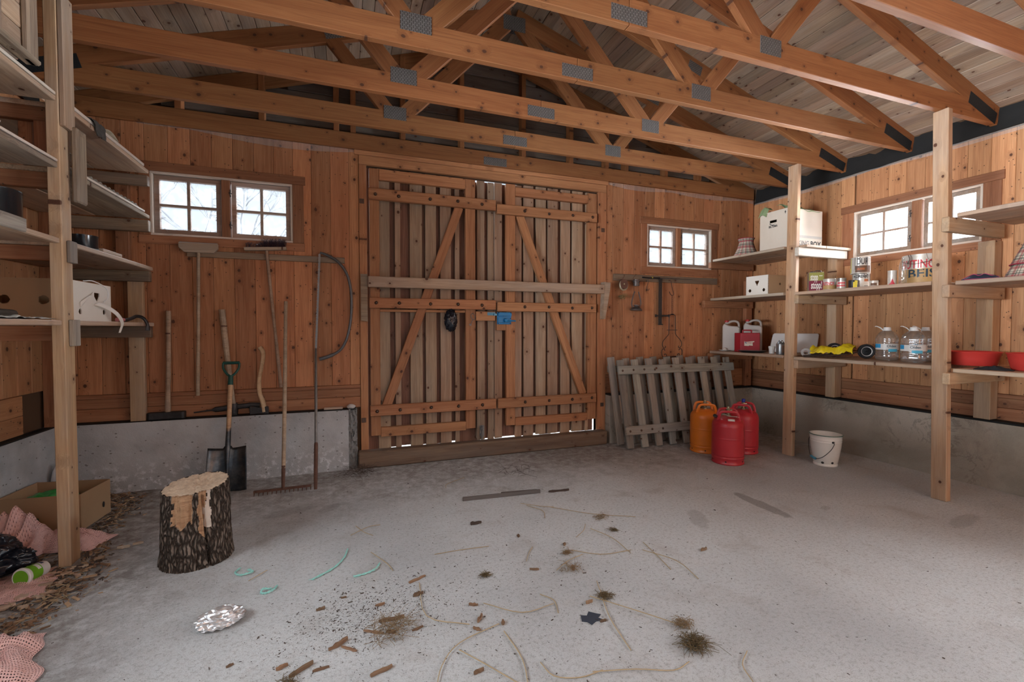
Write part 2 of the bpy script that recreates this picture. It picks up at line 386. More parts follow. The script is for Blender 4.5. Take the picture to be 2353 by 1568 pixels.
M_TAR = plain('black_building_paper', (.010, .010, .010), .8, 0, .3, 15, .3)
M_BACKING = plain('dark_wall_backing', (.10, .055, .03), .9)
def plate_mat():
    n = NT('galvanised_nail_plate'); o = n.obj(); x = n.sep(o)
    br = n.new('ShaderNodeTexBrick'); n.put(br.inputs['Vector'], n.comb(n.math('MULTIPLY', x[2], 1), n.math('MULTIPLY', x[0], 1), 0))
    br.inputs['Scale'].default_value = 1; br.inputs['Brick Width'].default_value = .026; br.inputs['Row Height'].default_value = .0105; br.inputs['Mortar Size'].default_value = .0038; br.inputs['Mortar Smooth'].default_value = .15
    br.inputs['Color1'].default_value = (0, 0, 0, 1); br.inputs['Color2'].default_value = (0, 0, 0, 1); br.inputs['Mortar'].default_value = (1, 1, 1, 1)
    f = n.math('SUBTRACT', 1, br.outputs['Fac'])
    nz = n.noise(o, 40, 3)
    col = n.mix(f, n.mix(nz, (.17, .165, .165), (.29, .285, .28)), (.035, .03, .027))
    return n.done(n.pbr(col, .5, .55, n.bump(n.math('SUBTRACT', 1, f), .5, .003)))
M_PLATE = plate_mat()
M_PLATE_D = plain('tarnished_nail_plate', (.03, .034, .037), .6, .4, .5, 90, .8)
M_BOLT = plain('rusty_bolt', (.13, .085, .065), .55, .7, .4, 60)
M_STEEL = plain('worn_steel', (.22, .215, .21), .42, .85, .35, 30, .1)
M_IRON = plain('dark_iron', (.055, .052, .052), .5, .75, .4, 40, .2)
M_RUST = plain('rusty_iron', (.13, .065, .045), .75, .4, .5, 35, .4)
M_BLACK = plain('black_plastic', (.018, .019, .021), .35, 0, .2)
M_WHITE = plain('white_plastic', (.74, .735, .72), .4, 0, .06, 14, dust=(.5, .46, .41), dust_amt=.35)
M_BRASS = plain('brass', (.42, .34, .22), .35, .9, .3)
def glass_mat():
    n = NT('dirty_window_glass'); o = n.obj()
    a = n.noise(o, 9, 5, .7)
    dirt = n.math('MULTIPLY_ADD', n.step(a, .42, .75), .10, .05)
    t = n.new('ShaderNodeBsdfTransparent'); t.inputs[0].default_value = (.97, .985, 1, 1)
    tl = n.new('ShaderNodeBsdfTranslucent'); tl.inputs[0].default_value = (.86, .9, .93, 1)
    g = n.new('ShaderNodeBsdfGlossy'); g.inputs[1].default_value = .08
    m1 = n.new('ShaderNodeMixShader'); n.put(m1.inputs[0], dirt); n.t.links.new(t.outputs[0], m1.inputs[1]); n.t.links.new(tl.outputs[0], m1.inputs[2])
    m2 = n.new('ShaderNodeMixShader'); m2.inputs[0].default_value = .04; n.t.links.new(m1.outputs[0], m2.inputs[1]); n.t.links.new(g.outputs[0], m2.inputs[2])
    return n.done(m2.outputs[0])
M_GLASS = glass_mat()
M_SASH = wood('sash_wood', (.40, .27, .20), (.25, .16, .11), kthr=.9, grey=(.45, .43, .41), grey_amt=.6)
M_PALE = wood('pale_lit_frame_wood', (.74, .66, .58), (.60, .50, .42), kthr=.9, var=.06)  # window light on frame edges and bearer put into this pale tone
M_FILM = (lambda n: (lambda t, g, d, m, m2: (n.put(m.inputs[0], .16), n.t.links.new(t.outputs[0], m.inputs[1]), n.t.links.new(d.outputs[0], m.inputs[2]), n.put(m2.inputs[0], .10), n.t.links.new(m.outputs[0], m2.inputs[1]), n.t.links.new(g.outputs[0], m2.inputs[2]), n.done(m2.outputs[0]))[-1])(n.new('ShaderNodeBsdfTransparent'), n.new('ShaderNodeBsdfGlossy'), n.new('ShaderNodeBsdfDiffuse'), n.new('ShaderNodeMixShader'), n.new('ShaderNodeMixShader')))(NT('plastic_vapour_film'))
# ------------------------------------------------------------------ ground outside, floor
M_GROUND = plain('pale_gravel_outside', (.28, .28, .27), .9, 0, .2, 3)
g = MB(); g.box2((-60, -40, -.25), (60, 90, -.2)); props(g.build('ground', M_GROUND, smooth=False), kind='structure')
f = MB(); f.box2((-2.2, -2.6, -.2), (5.06, 4.62, 0)); props(f.build('floor', M_FLOOR, smooth=False), kind='structure')
# ------------------------------------------------------------------ back wall
XL, XR, YB = -2.12, 4.98, 4.50           # faces of the panelling
DOOR = (.197, 2.672, -1, 2.82)
WA = (-1.476, -.43, 2.056, 2.574); WB = (3.33, 4.29, 2.022, 2.52); WC = (2.232, 3.255, 2.02, 2.50)
wb = MB()
for x0, x1, z0, z1 in rects(-2.3, 5.12, 0, 3.0, [DOOR, WA, WB]): wb.box2((x0, YB + .024, z0), (x1, YB + .075, z1))
wall_back = props(wb.build('wall_back', M_BACKING, smooth=False), kind='structure')
def plank_wall(parent, edges, zlo, zhi, holes, mat, place):
    for a, b in zip(edges[:-1], edges[1:]):
        cuts = [(h[2], h[3]) for h in holes if h[0] < (a + b) / 2 < h[1]]
        part_holes = [h for h in holes if (a < h[0] < b or a < h[1] < b)]
        segs = spans(zlo, zhi, cuts)
        for s, e in segs:
            lo, hi = a, b
            for h in part_holes:
                if s < (h[2] + h[3]) / 2 < e:                     # notched beside an opening: the trim covers the cut
                    if a < h[0] < b: hi = h[0] if h[0] - a >= b - h[0] else b
                    else: lo = h[1]
            place(lo + .0008, hi - .0008, s, e)
def back_plank(a, b, s, e): bx('plank', (a, YB, s), (b, YB + .022, e), W_WALL, wall_back, 'z', .0028)
eL = [-2.119, -1.97, -1.816, -1.664, -1.512, -1.353, -1.196, -1.046, -.89, -.734, -.579, -.427, -.277, -.118, .041, .128]
plank_wall(wall_back, eL, .768, 2.95, [WA], W_WALL, back_plank)
eR = [2.777, 2.865, 3.007, 3.157, 3.304, 3.44, 3.579, 3.734, 3.878, 4.03, 4.174, 4.318, 4.46, 4.60, 4.745, 4.885, 4.979]
plank_wall(wall_back, eR, .768, 2.95, [WB], W_WALL, back_plank)
for x0, x1 in ((-2.119, .128), (2.777, 4.979)):
    bx('board', (x0, YB - .004, .555), (x1, YB + .02, .655), W_TRIM, wall_back, 'x')
    bx('board', (x0, YB - .004, .657), (x1, YB + .02, .735), W_TRIM, wall_back, 'x')
    bx('ledge_strip', (x0, YB - .014, .736), (x1, YB + .02, .767), W_TRIM, wall_back, 'x')
# timber over the panelling, gable studs and cladding above it
bx('top_plate', (-2.1, YB - .02, 2.951), (4.96, YB + .03, 3.095), W_TRUSS, wall_back, 'x')
p = MB(); p.box2((1.335, YB - .0225, 2.96), (1.58, YB - .0205, 3.04)); p.build('nail_plate', M_PLATE, wall_back, False)
RX = 1.46                                  # ridge
def z_under(x): return 4.205 - .315 * abs(x - RX)     # underside of the roof boards
for x in (-1.275, -.665, -.06, .085, .536, 1.115, 1.78, 2.34, 2.79, 3.05, 3.6, 4.1):
    bx('gable_stud', (x - .024, YB + .0, 3.096), (x + .024, YB + .09, z_under(abs(x - RX) + .03 + RX) - .004), W_TRUSS, wall_back, 'z')
z = 3.0
while z < 4.2:
    zt = z + .148; half = (4.205 - zt) / .315
    if half > .1: bx('cladding_board', (RX - min(half, 3.6), YB + .094 + random.uniform(0, .006), z), (RX + min(half, 3.55), YB + .115, zt), W_CLAD, wall_back, 'x', .006)
    z += .15
gb = MB(); gb.prism([(-2.2, 2.98), (5.1, 2.98), (5.1, 3.05), (RX, 4.20), (-2.2, 3.05)], YB + .125, YB + .14, 'y'); gb.build('outer_sheet', M_BACKING, wall_back, False)
for s in (-1, 1):
    beam('gable_rafter', (RX, YB + .03, 4.13), (RX + s * 3.5, YB + .03, 4.13 - .315 * 3.5), .148, .045, W_TRUSS, wall_back)
bx('crosspiece', (-.085, YB - .005, 3.30), (.11, YB - .001, 3.34), W_TRUSS, wall_back)
# vapour film edge hanging over the panelling
def film(name, pts, drop, parent, seed):
    P = smooth_path(pts, 8); n = len(P) - 1
    def fn(u, v):
        q = P[round(u * n)]; w = mnoise.noise(Vector((u * 22, v * 2, seed))) * .5 + mnoise.noise(Vector((u * 70, v * 3, seed + 5))) * .25
        d = drop(u); k = Vector((0, -1, 0)) if parent is wall_back else Vector((-1, 0, 0))
        return q + Vector((0, 0, -d * v)) + k * (.006 + .016 * abs(w) * (.3 + v))
    m = MB(); m.grid(n, 5, fn); return m.build(name, M_FILM, parent)
film('vapour_film', [(-1.55, YB, 2.955), (-1.0, YB, 2.95), (-.4, YB, 2.948), (.12, YB, 2.95)], lambda u: .015 + .05 * max(0, math.sin((u - .25) * 4.0)), wall_back, 1)
film('vapour_film', [(2.78, YB, 2.945), (3.4, YB, 2.94), (4.2, YB, 2.94), (4.97, YB, 2.94)], lambda u: .02 + .035 * abs(math.sin(u * 7)), wall_back, 3)
# tool rails
bx('tool_rail', (-1.225, YB - .028, 1.893), (.0, YB - .001, 1.945), W_SILL, wall_back, 'x')
bx('tool_rail', (2.871, YB - .026, 1.842), (4.37, YB - .001, 1.918), W_SILL, wall_back, 'x')
# posts and lintel of the doorway, sill, hinge plates
bx('door_post', (.129, YB - .012, 0), (.197, YB + .07, 2.82), W_DOOR, wall_back, 'z')
bx('door_post', (2.672, YB - .012, 0), (2.776, YB + .07, 2.82), W_DOOR, wall_back, 'z')
bx('lintel', (.129, YB - .012, 2.822), (2.776, YB + .048, 2.905), W_DOOR, wall_back, 'x')
bx('lintel', (.09, YB - .016, 2.907), (2.80, YB + .03, 2.949), W_DOOR, wall_back, 'x')
bx('door_sill', (.10, YB - .125, 0), (2.74, YB - .005, .15), W_SILL, wall_back, 'x', .012)
for x, z in ((.155, 2.48), (.155, .43), (2.73, 2.40), (2.73, .43)):
    bx('bolt_plate', (x - .02, YB - .018, z - .022), (x + .02, YB - .0125, z + .022), M_BOLT, wall_back)
# ------------------------------------------------------------------ right wall
wr = MB()
for y0, y1, z0, z1 in rects(-2.6, 4.58, 0, 3.11, [WC, (-2.2, .55, 1.1, 2.45)]): wr.box2((XR + .024, y0, z0), (XR + .075, y1, z1))  # the nearer, unseen opening is added to let fill light in
wall_right = props(wr.build('wall_right', M_BACKING, smooth=False), kind='structure')
def right_plank(a, b, s, e): bx('plank', (XR, a, s), (XR + .022, b, e), W_WALLR, wall_right, 'z', .0028)
eC = [-2.5 + .15 * i for i in range(27)] + [1.59, 1.74, 1.89, 2.041, 2.19, 2.34, 2.49, 2.641, 2.791, 2.94, 3.094, 3.241, 3.392, 3.543, 3.694, 3.845, 3.995, 4.145, 4.295, 4.42, 4.498]
eC = [e for e in eC if e > .6]
plank_wall(wall_right, eC, .768, 2.885, [WC], W_WALLR, right_plank)
bx('board', (XR - .004, .6, .555), (XR + .02, 4.495, .655), W_TRIM, wall_right, 'y')
bx('board', (XR - .004, .6, .657), (XR + .02, 4.495, .735), W_TRIM, wall_right, 'y')
bx('ledge_strip', (XR - .012, .6, .736), (XR + .02, 4.495, .767), W_TRIM, wall_right, 'y')
bx('wall_plate', (XR + .01, -2.5, 2.886), (XR + .08, 4.5, 2.945), W_SILL, wall_right, 'y')
t = MB(); t.grid(80, 4, lambda u, v: (XR - .012 + .04 * v + .012 * mnoise.noise(Vector((u * 40, v * 2, 4))), -.4 + u * 4.88, 2.895 + .205 * v + .012 * mnoise.noise(Vector((u * 25, v, 9))))); t.build('building_paper', M_TAR, wall_right)
film('vapour_film', [(XR, 4.48, 2.90), (XR, 3.5, 2.895), (XR, 2.4, 2.895), (XR, 1.4, 2.89), (XR, .7, 2.89)], lambda u: .015 + .03 * abs(math.sin(u * 9)), wall_right, 7)
wf = MB()
for y0, y1, z0, z1 in rects(-2.6, .6, .55, 2.9, [(-2.2, .55, 1.1, 2.45)]): wf.box2((XR, y0, z0), (XR + .02, y1, z1))
wf.build('plain_panel', W_WALLR, wall_right, False)
# ------------------------------------------------------------------ left wall
wl = MB(); LO = (-.6, 2.4, 1.1, 2.5)  # unseen opening added for the left fill panels
for y0, y1, z0, z1 in rects(-2.6, 4.5, 0, 3.1, [LO]): wl.box2((XL - .075, y0, z0), (XL - .024, y1, z1))
for y0, y1, z0, z1 in rects(-2.6, 2.45, .5, 3.05, [LO]): wl.box2((XL - .024, y0, z0), (XL, y1, z1))
wall_left = props(wl.build('wall_left', M_BACKING, smooth=False), kind='structure')
y = 2.45
while y < 4.49:
    y2 = min(y + .15, 4.499); bx('plank', (XL - .022, y + .001, .83), (XL, y2 - .001, 3.02), W_WALLR, wall_left, 'z', .004); y = y2
bx('board', (XL - .02, 2.45, .56), (XL + .012, 4.12, .69), W_WALLR, wall_left, 'y')
bx('board', (XL - .02, 2.45, .692), (XL + .012, 4.12, .829), W_WALLR, wall_left, 'y')
bx('corner_stud', (XL, 4.37, .553), (XL + .09, 4.49, 2.95), W_TRIM, wall_left, 'z')
t = MB(); t.grid(60, 4, lambda u, v: (XL + .03 - .03 * v, -.4 + u * 4.8, 2.9 + .2 * v + .02 * mnoise.noise(Vector((u * 25, v, 3))))); t.build('building_paper', M_TAR, wall_left)
# rear wall behind the camera, its wide opening added to let fill light in
wq = MB()
for x0, x1, z0, z1 in rects(-2.2, 5.06, 0, 3.05, [(-.9, 3.4, -1, 2.75)]): wq.box2((x0, -2.6, z0), (x1, -2.52, z1))
wq.prism([(-2.2, 3.05), (5.06, 3.05), (RX, 4.2)], -2.6, -2.52, 'y')
props(wq.build('wall_rear', W_WALL, smooth=False), kind='structure')
# ------------------------------------------------------------------ concrete plinths
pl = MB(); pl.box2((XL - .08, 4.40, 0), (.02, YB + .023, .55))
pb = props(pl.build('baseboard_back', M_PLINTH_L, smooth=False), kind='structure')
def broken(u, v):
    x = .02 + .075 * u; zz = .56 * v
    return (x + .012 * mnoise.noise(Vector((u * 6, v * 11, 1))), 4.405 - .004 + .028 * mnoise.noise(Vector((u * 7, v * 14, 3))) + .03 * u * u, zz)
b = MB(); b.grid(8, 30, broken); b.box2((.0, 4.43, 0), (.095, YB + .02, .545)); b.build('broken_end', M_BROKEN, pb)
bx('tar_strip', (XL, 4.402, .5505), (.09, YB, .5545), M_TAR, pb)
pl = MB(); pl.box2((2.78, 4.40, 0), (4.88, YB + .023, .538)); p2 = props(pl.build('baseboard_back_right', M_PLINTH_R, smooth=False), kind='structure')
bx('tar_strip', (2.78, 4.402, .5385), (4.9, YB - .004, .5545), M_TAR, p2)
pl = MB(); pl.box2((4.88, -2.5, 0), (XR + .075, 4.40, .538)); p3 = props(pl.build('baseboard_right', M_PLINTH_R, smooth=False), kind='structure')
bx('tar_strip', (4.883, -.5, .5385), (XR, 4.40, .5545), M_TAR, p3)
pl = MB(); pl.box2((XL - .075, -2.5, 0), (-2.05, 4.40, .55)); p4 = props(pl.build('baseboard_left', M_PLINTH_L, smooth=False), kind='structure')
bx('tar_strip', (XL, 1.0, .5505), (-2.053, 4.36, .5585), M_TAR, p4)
# ------------------------------------------------------------------ roof
cm = MB()
for s in (-1, 1):
    xe = RX + s * 3.72
    cm.add([(RX, -2.6, 4.235), (xe, -2.6, 4.235 - .315 * 3.72), (xe, 4.68, 4.235 - .315 * 3.72), (RX, 4.68, 4.235),
            (RX, -2.6, 4.275), (xe, -2.6, 4.275 - .315 * 3.72), (xe, 4.68, 4.275 - .315 * 3.72), (RX, 4.68, 4.275)],
           [(0, 1, 2, 3), (4, 7, 6, 5), (0, 4, 5, 1), (1, 5, 6, 2), (2, 6, 7, 3), (3, 7, 4, 0)])
ceiling = props(cm.build('ceiling', M_BACKING, smooth=False), kind='structure')
slope = math.atan(.315); bw = .0985
TY = [3.96, 3.37, 2.77, 2.18, 1.59]        # the trusses, from the back wall
rng = random.Random(3)
for s in (-1, 1):
    for i in range(39):
        d = (i + .5) * bw; x = RX + s * d * math.cos(slope); zc = 4.205 - d * math.sin(slope) + .011
        if abs(x - RX) > 3.68: continue
        joint = rng.choice([1.0, 1.59, 2.18, 2.77, 3.37, 3.96]) + rng.uniform(-.01, .01)
        for y0, y1 in ((-.6, joint - .0015), (joint + .0015, 4.66)):
            o = link('board', box_mesh(y1 - y0, bw - .002, .02, .004, 'board'), W_ROOF, ceiling)
            ex = Vector((0, 1, 0)); ey = Vector((s * math.cos(slope), 0, -math.sin(slope))); ez = ex.cross(ey)
            o.matrix_local = Matrix.Translation((x, (y0 + y1) / 2, zc + rng.uniform(0, .003))) @ Matrix((ex, ey, ez)).transposed().to_4x4()
rb = MB()
for s in (-1, 1):
    xe = RX + s * 3.7
    rb.add([(RX, -2.6, 4.206), (xe, -2.6, 4.206 - .315 * 3.7), (xe, -.6, 4.206 - .315 * 3.7), (RX, -.6, 4.206)], [(0, 1, 2, 3)])
rb.build('plain_panel', W_ROOF, ceiling, False)
# ------------------------------------------------------------------ trusses
ORD = ['farthest roof truss, next to the back wall', 'second roof truss from the back wall', 'third roof truss from the back wall', 'fourth roof truss from the back wall', 'nearest roof truss, right above the nearest shelf post']
def truss(k, y):
    t = thing('roof_truss', 'orange timber ' + ORD[k] + ', bottom chord spanning the garage', 'roof truss', (0, y, 2.95), 0, 'roof trusses across the garage')
    T = .047
    def Z(z): return z - 2.95
    beam('bottom_chord', (-2.0, 0, .0745), (1.47, 0, .0745), .148, T, W_TRUSS, t)
    beam('bottom_chord', (1.472, 0, .0745), (4.94, 0, .0745), .148, T, W_TRUSS, t)
    for s in (-1, 1):
        beam('top_chord', (RX + s * .02, 0, Z(4.05) + .0745), (RX + s * 3.54, 0, Z(4.05) + .0745 - .315 * 3.52), .148, T - .0016, W_TRUSS, t)
        bx0 = RX + s * 1.047
        beam('web', (bx0 + s * .02, 0, Z(3.05)), (RX + s * 1.545, 0, Z(3.60)), .11, T - .0008, W_TRUSS, t)
        beam('web', (bx0 - s * .03, 0, Z(3.05)), (RX + s * .06, 0, Z(4.05)), .12, T - .0024, W_TRUSS, t)
    f = -T / 2 - .0012
    def plate(x0, x1, z0, z1, rot=0, mat=M_PLATE):
        for side in (f, -f):
            m = MB(); m.box((0, 0, 0), (x1 - x0, .002, z1 - z0)); o = m.build('nail_plate', mat, t, False)
            o.location = ((x0 + x1) / 2, side, Z((z0 + z1) / 2)); o.rotation_euler = (0, rot, 0)
    plate(.315, .498, 3.034, 3.14); plate(2.418, 2.592, 3.0, 3.105); plate(1.356, 1.585, 2.965, 3.047)
    plate(1.36, 1.57, 3.99, 4.12)
    for s in (-1, 1):
        plate(RX + s * 1.52 - .075, RX + s * 1.52 + .075, 3.60, 3.685, s * slope)
        plate(RX + s * 3.31 - .19, RX + s * 3.31 + .19, 3.0, 3.095, s * slope, M_PLATE_D)
for k, y in enumerate(TY): truss(k, y)
# ------------------------------------------------------------------ windows
def window(n, hole, plane, along, sash_split, trim, mirror=1):
    """hole = (a0, a1, z0, z1) along the wall; plane = face of the panelling; along 'x' (back wall) or 'y' (right wall)"""
    a0, a1, z0, z1 = hole
    w = bpy.data.objects.new('window_%d' % n, None); COL.objects.link(w); props(w, kind='structure')
    def B(name, a, b, d0, d1, za, zb, mat, par=w, grain=None, bev=.003):
        if along == 'x': return bx(name, (a, plane + d0, za), (b, plane + d1, zb), mat, par, grain, bev)
        return bx(name, (plane + d0, a, za), (plane + d1, b, zb), mat, par, None if grain is None else {'x': 'y', 'z': 'z'}[grain], bev)
    # lining of the opening, pale with window light put into the wood, the mullion
    B('frame_board', a0, a1, -.006, .11, z1 - .018, z1, M_PALE, w, 'x'); B('frame_board', a0, a1, -.006, .11, z0, z0 + .018, M_PALE, w, 'x')
    B('frame_board', a0, a0 + .018, -.006, .11, z0 + .018, z1 - .018, M_PALE, w, 'z'); B('frame_board', a1 - .018, a1, -.006, .11, z0 + .018, z1 - .018, M_PALE, w, 'z')
    m0, m1 = sash_split
    B('mullion', m0 + .008, m1 - .008, -.002, .10, z0 + .018, z1 - .018, W_TRIM, w, 'z')
    # casing boards on the wall
    ta, tb, tz0, tz1, side = trim
    B('casing', ta, tb, -.012, .005, z1, tz1, W_TRIM, w, 'x'); B('casing', ta + .01, tb - .01, -.014, .005, tz0, z0, W_TRIM, w, 'x')
    B('casing', ta + .015, a0, -.010, .004, z0, z1, W_TRIM, w, 'z'); B('casing', a1, tb - .015, -.010, .004, z0, z1, W_TRIM, w, 'z')
    for s0, s1 in ((a0 + .022, m0), (m1, a1 - .022)):
        zz0, zz1 = z0 + .022, z1 - .022; fw = .034; md = (s0 + s1) / 2; mz = (zz0 + zz1) / 2 - .004
        sm = MB()
        def S(a, b, za, zb, d0=.022, d1=.062):
            if along == 'x': sm.box2((a, plane + d0, za), (b, plane + d1, zb))
            else: sm.box2((plane + d0, a, za), (plane + d1, b, zb))
        S(s0, s1, zz1 - fw, zz1); S(s0, s1, zz0, zz0 + fw); S(s0, s0 + fw, zz0 + fw, zz1 - fw); S(s1 - fw, s1, zz0 + fw, zz1 - fw)
        sash = sm.build('sash', M_SASH, w, False)
        mm = MB(); sm = mm; S(md - .011, md + .011, zz0 + fw, zz1 - fw, .03, .06); S(s0 + fw, md - .011, mz - .010, mz + .010, .03, .06); S(md + .011, s1 - fw, mz - .010, mz + .010, .03, .06)
        mm.build('muntin', M_SASH, sash, False)
        for pa, pb in ((s0 + fw - .003, md - .008), (md + .008, s1 - fw + .003)):
            for qa, qb in ((zz0 + fw - .003, mz - .007), (mz + .007, zz1 - fw + .003)):
                pm = MB()
                if along == 'x': pm.box2((pa, plane + .044, qa), (pb, plane + .047, qb))
                else: pm.box2((plane + .044, pa, qa), (plane + .047, pb, qb))
                pm.build('pane', M_GLASS, sash, False)
        # dusty cobweb along the lower edge
        cw = MB(); rr = random.Random(n * 10 + int(s0 * 100))
        for _ in range(46):
            e = rr.random(); edge = rr.choice('bbblrt')
            a = s0 + fw + e * (s1 - s0 - 2 * fw) if edge in 'bt' else (s0 + fw if edge == 'l' else s1 - fw)
            z = (zz0 + fw if edge == 'b' else zz1 - fw) if edge in 'bt' else zz0 + fw + e * (zz1 - zz0 - 2 * fw)
            d = .018; q = [(a + rr.gauss(0, .018), rr.uniform(-.0, .02), z + rr.gauss(0, .008)) for _ in range(4)]
            pts = [(x, plane + d + yy, zz) if along == 'x' else (plane + d + yy, x, zz) for x, yy, zz in q]
            cw.tube(smooth_path(pts, 2), .0011, 3)
        props(cw.build('cobweb', M_WEB, sash), kind='stuff')
    # casement stays on the mullion
    for z in (z0 + .12, z1 - .13):
        h = MB(); c = (m1 - .004)
        P = lambda a, d, z: (a, plane + d, z) if along == 'x' else (plane + d, a, z)
        h.tube([P(c, -.004, z + .03), P(c + .002, -.016, z + .015), P(c - .002, -.014, z - .005), P(c + .003, -.006, z - .03)], .004, 6)
        h.tube([P(c - .012, -.006, z + .005), P(c + .014, -.008, z - .002)], .0035, 6); h.build('stay_hook', M_IRON, w)
    return w
M_WEB = plain('dusty_cobweb', (.52, .49, .47), .9, 0, .3)
window(1, WA, YB, 'x', (-.985, -.905), (-1.565, -.325, 1.985, 2.648, 1))
window(2, WB, YB, 'x', (3.755, 3.83), (3.232, 4.39, 1.935, 2.60, 1))
window(3, WC, XR, 'y', (2.655, 2.75), (2.10, 3.385, 1.955, 2.575, 1))
# ------------------------------------------------------------------ the double door
FY0, FY1 = YB, YB + .05                     # frame members; boards behind them
def leaf(n, x0, x1, frame, straps, brace, boards, bottom):
    d = bpy.data.objects.new('door_%d' % n, None); COL.objects.link(d); d.location = (x0, YB, 0); props(d, kind='structure')
    d.location = (0, 0, 0)
    for kind, a, b, c, e in frame: bx(kind, (a, FY0 + (.001 if kind == 'stile' else 0), c), (b, FY1, e), W_DOOR, d)
    mids = [(p + q) / 2 for p, q, layer in boards if layer == 0 and q - p > .04]
    lo, hi = (.199, 1.461) if n == 1 else (1.470, 2.670)
    edges = [lo] + mids + [hi]
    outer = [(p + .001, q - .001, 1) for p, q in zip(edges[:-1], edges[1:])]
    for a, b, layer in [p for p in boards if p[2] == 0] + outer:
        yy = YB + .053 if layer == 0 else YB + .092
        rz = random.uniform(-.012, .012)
        bx('plank', (a, yy, bottom + rz), (b, yy + .024, (2.812 + .4 * rz if 1.0 < a < 1.72 else 2.86)), W_DOORB if layer == 0 else W_DOORO_SHADE, d, 'z')
    for z0, z1, a, b in straps:
        s = bx('strap', (a, FY0 - .046, z0), (b, FY0 - .0005, z1), W_DOOR, d, 'x', .005)
        k = 5 if b - a > 1.2 else 4
        for i in range(k):
            t = (.05, .22, .46, .68, .88)[i] if n == 1 else (.26, .50, .74, .95)[i]
            px = a + t * (b - a); pz = (z0 + z1) / 2 + random.uniform(-.006, .006)
            m = MB(); m.lathe([(.0001, .014), (.008, .012), (.0115, .005), (.013, 0), (.017, 0), (.017, -.003)], 10)
            o = m.build('bolt_head', M_BOLT, d); o.location = (px, FY0 - .046, pz); o.rotation_euler = (R(90), 0, 0)
    (ax, az), (cx, cz) = brace
    beam('brace', (ax, YB + .024, az), (cx, YB + .024, cz), .085, .046, W_DOOR, d, (1, 0, .3))
    return d
dl = leaf(1, .2, 1.457, [('stile', .221, .31, .27, 2.80), ('stile', 1.148, 1.25, .27, 2.80), ('rail', .311, 1.147, 2.70, 2.80), ('rail', .311, 1.147, .255, .345)],
          [(2.50, 2.605, .212, 1.457), (1.487, 1.585, .212, 1.456), (.466, .567, .212, 1.459)], ((1.085, 2.51), (.365, .55)),
          [(.295, .409, 0), (.457, .51, 0), (.60, .72, 0), (.751, .86, 0), (.90, 1.011, 0), (1.05, 1.097, 0), (1.282, 1.364, 0), (1.398, 1.463, 0)], .124)
dr = leaf(2, 1.47, 2.66, [('stile', 1.583, 1.684, .27, 2.80), ('stile', 2.55, 2.66, .27, 2.80), ('rail', 1.685, 2.549, 2.685, 2.775), ('rail', 1.685, 2.549, .26, .345)],
          [(2.472, 2.572, 1.468, 2.64), (1.473, 1.567, 1.473, 2.635), (.464, .567, 1.478, 2.64)], ((1.735, 2.485), (2.50, .56)),
          [(1.4715, 1.555, 0), (1.70, 1.775, 0), (1.80, 1.913, 0), (1.942, 2.06, 0), (2.082, 2.202, 0), (2.24, 2.355, 0), (2.38, 2.51, 0), (2.55, 2.589, 0)], .131)
# support piece, foot bolt and lock on the leaves
bx('batten', (1.255, YB + .0, 1.375), (1.462, YB + .05, 1.47), W_DOOR, dl); bx('batten', (.311, YB + .012, 1.455), (1.147, YB + .05, 1.48), W_DOOR, dl)
bx('batten', (1.478, YB - .0, 1.275), (1.58, YB + .05, 1.47), W_DOOR, dr)
bx('foot_batten', (1.262, YB - .008, .16), (1.345, YB + .05, .46), W_SILL, dl)
m = MB(); m.box2((1.288, YB - .016, .19), (1.335, YB - .0085, .295)); m.box2((1.296, YB - .03, .18), (1.327, YB - .016, .215)); m.box2((1.296, YB - .03, .25), (1.327, YB - .016, .28))
m.tube([(1.311, YB - .024, .30), (1.311, YB - .024, .10)], .0085, 10); m.tube([(1.311, YB - .024, .285), (1.311, YB - .05, .288), (1.313, YB - .055, .25)], .006, 8); m.build('foot_bolt', M_STEEL, dl)
M_BLUE = plain('blue_lock_enamel', (.012, .22, .52), .38, .1, .25, 40, dust=(.03, .12, .25), dust_amt=.3)
lk = MB(); lk.box2((1.478, YB - .012, 1.338), (1.634, YB - .002, 1.465)); lk.box2((1.486, YB - .034, 1.425), (1.632, YB - .012, 1.461)); lk.box2((1.484, YB - .026, 1.352), (1.628, YB - .012, 1.408))
lock = lk.build('lock_case', M_BLUE, dr, False, bevel=.003)
kn = MB(); kn.lathe([(.0001, .034), (.014, .032), (.02, .018), (.02, 0)], 18); o = kn.build('turn_knob', M_BLUE, lock); o.location = (1.562, YB - .026, 1.382); o.rotation_euler = (R(90), 0, 0)
kn = MB(); kn.tube([(1.545, YB - .05, 1.362), (1.60, YB - .052, 1.374), (1.668, YB - .05, 1.374)], [.007, .008, .007], 8); kn.build('lever', M_BLUE, lock)
for x, z in ((1.49, 1.458), (1.622, 1.458), (1.622, 1.40), (1.49, 1.348), (1.622, 1.348)):
    s = MB(); s.lathe([(.0001, .004), (.005, .003), (.006, 0)], 8); o = s.build('screw', M_IRON, lock); o.location = (x, YB - .013 - (.021 if z > 1.42 else .013 if z > 1.36 else 0), z); o.rotation_euler = (R(90), 0, 0)
kp = MB(); kp.box2((1.376, YB - .006, 1.43), (1.462, YB - .001, 1.462)); kp.box2((1.44, YB - .03, 1.428), (1.47, YB - .006, 1.448)); kp.build('keeper', plain('worn_blue_keeper', (.10, .27, .40), .4, .3, .3, 50), dl, False)
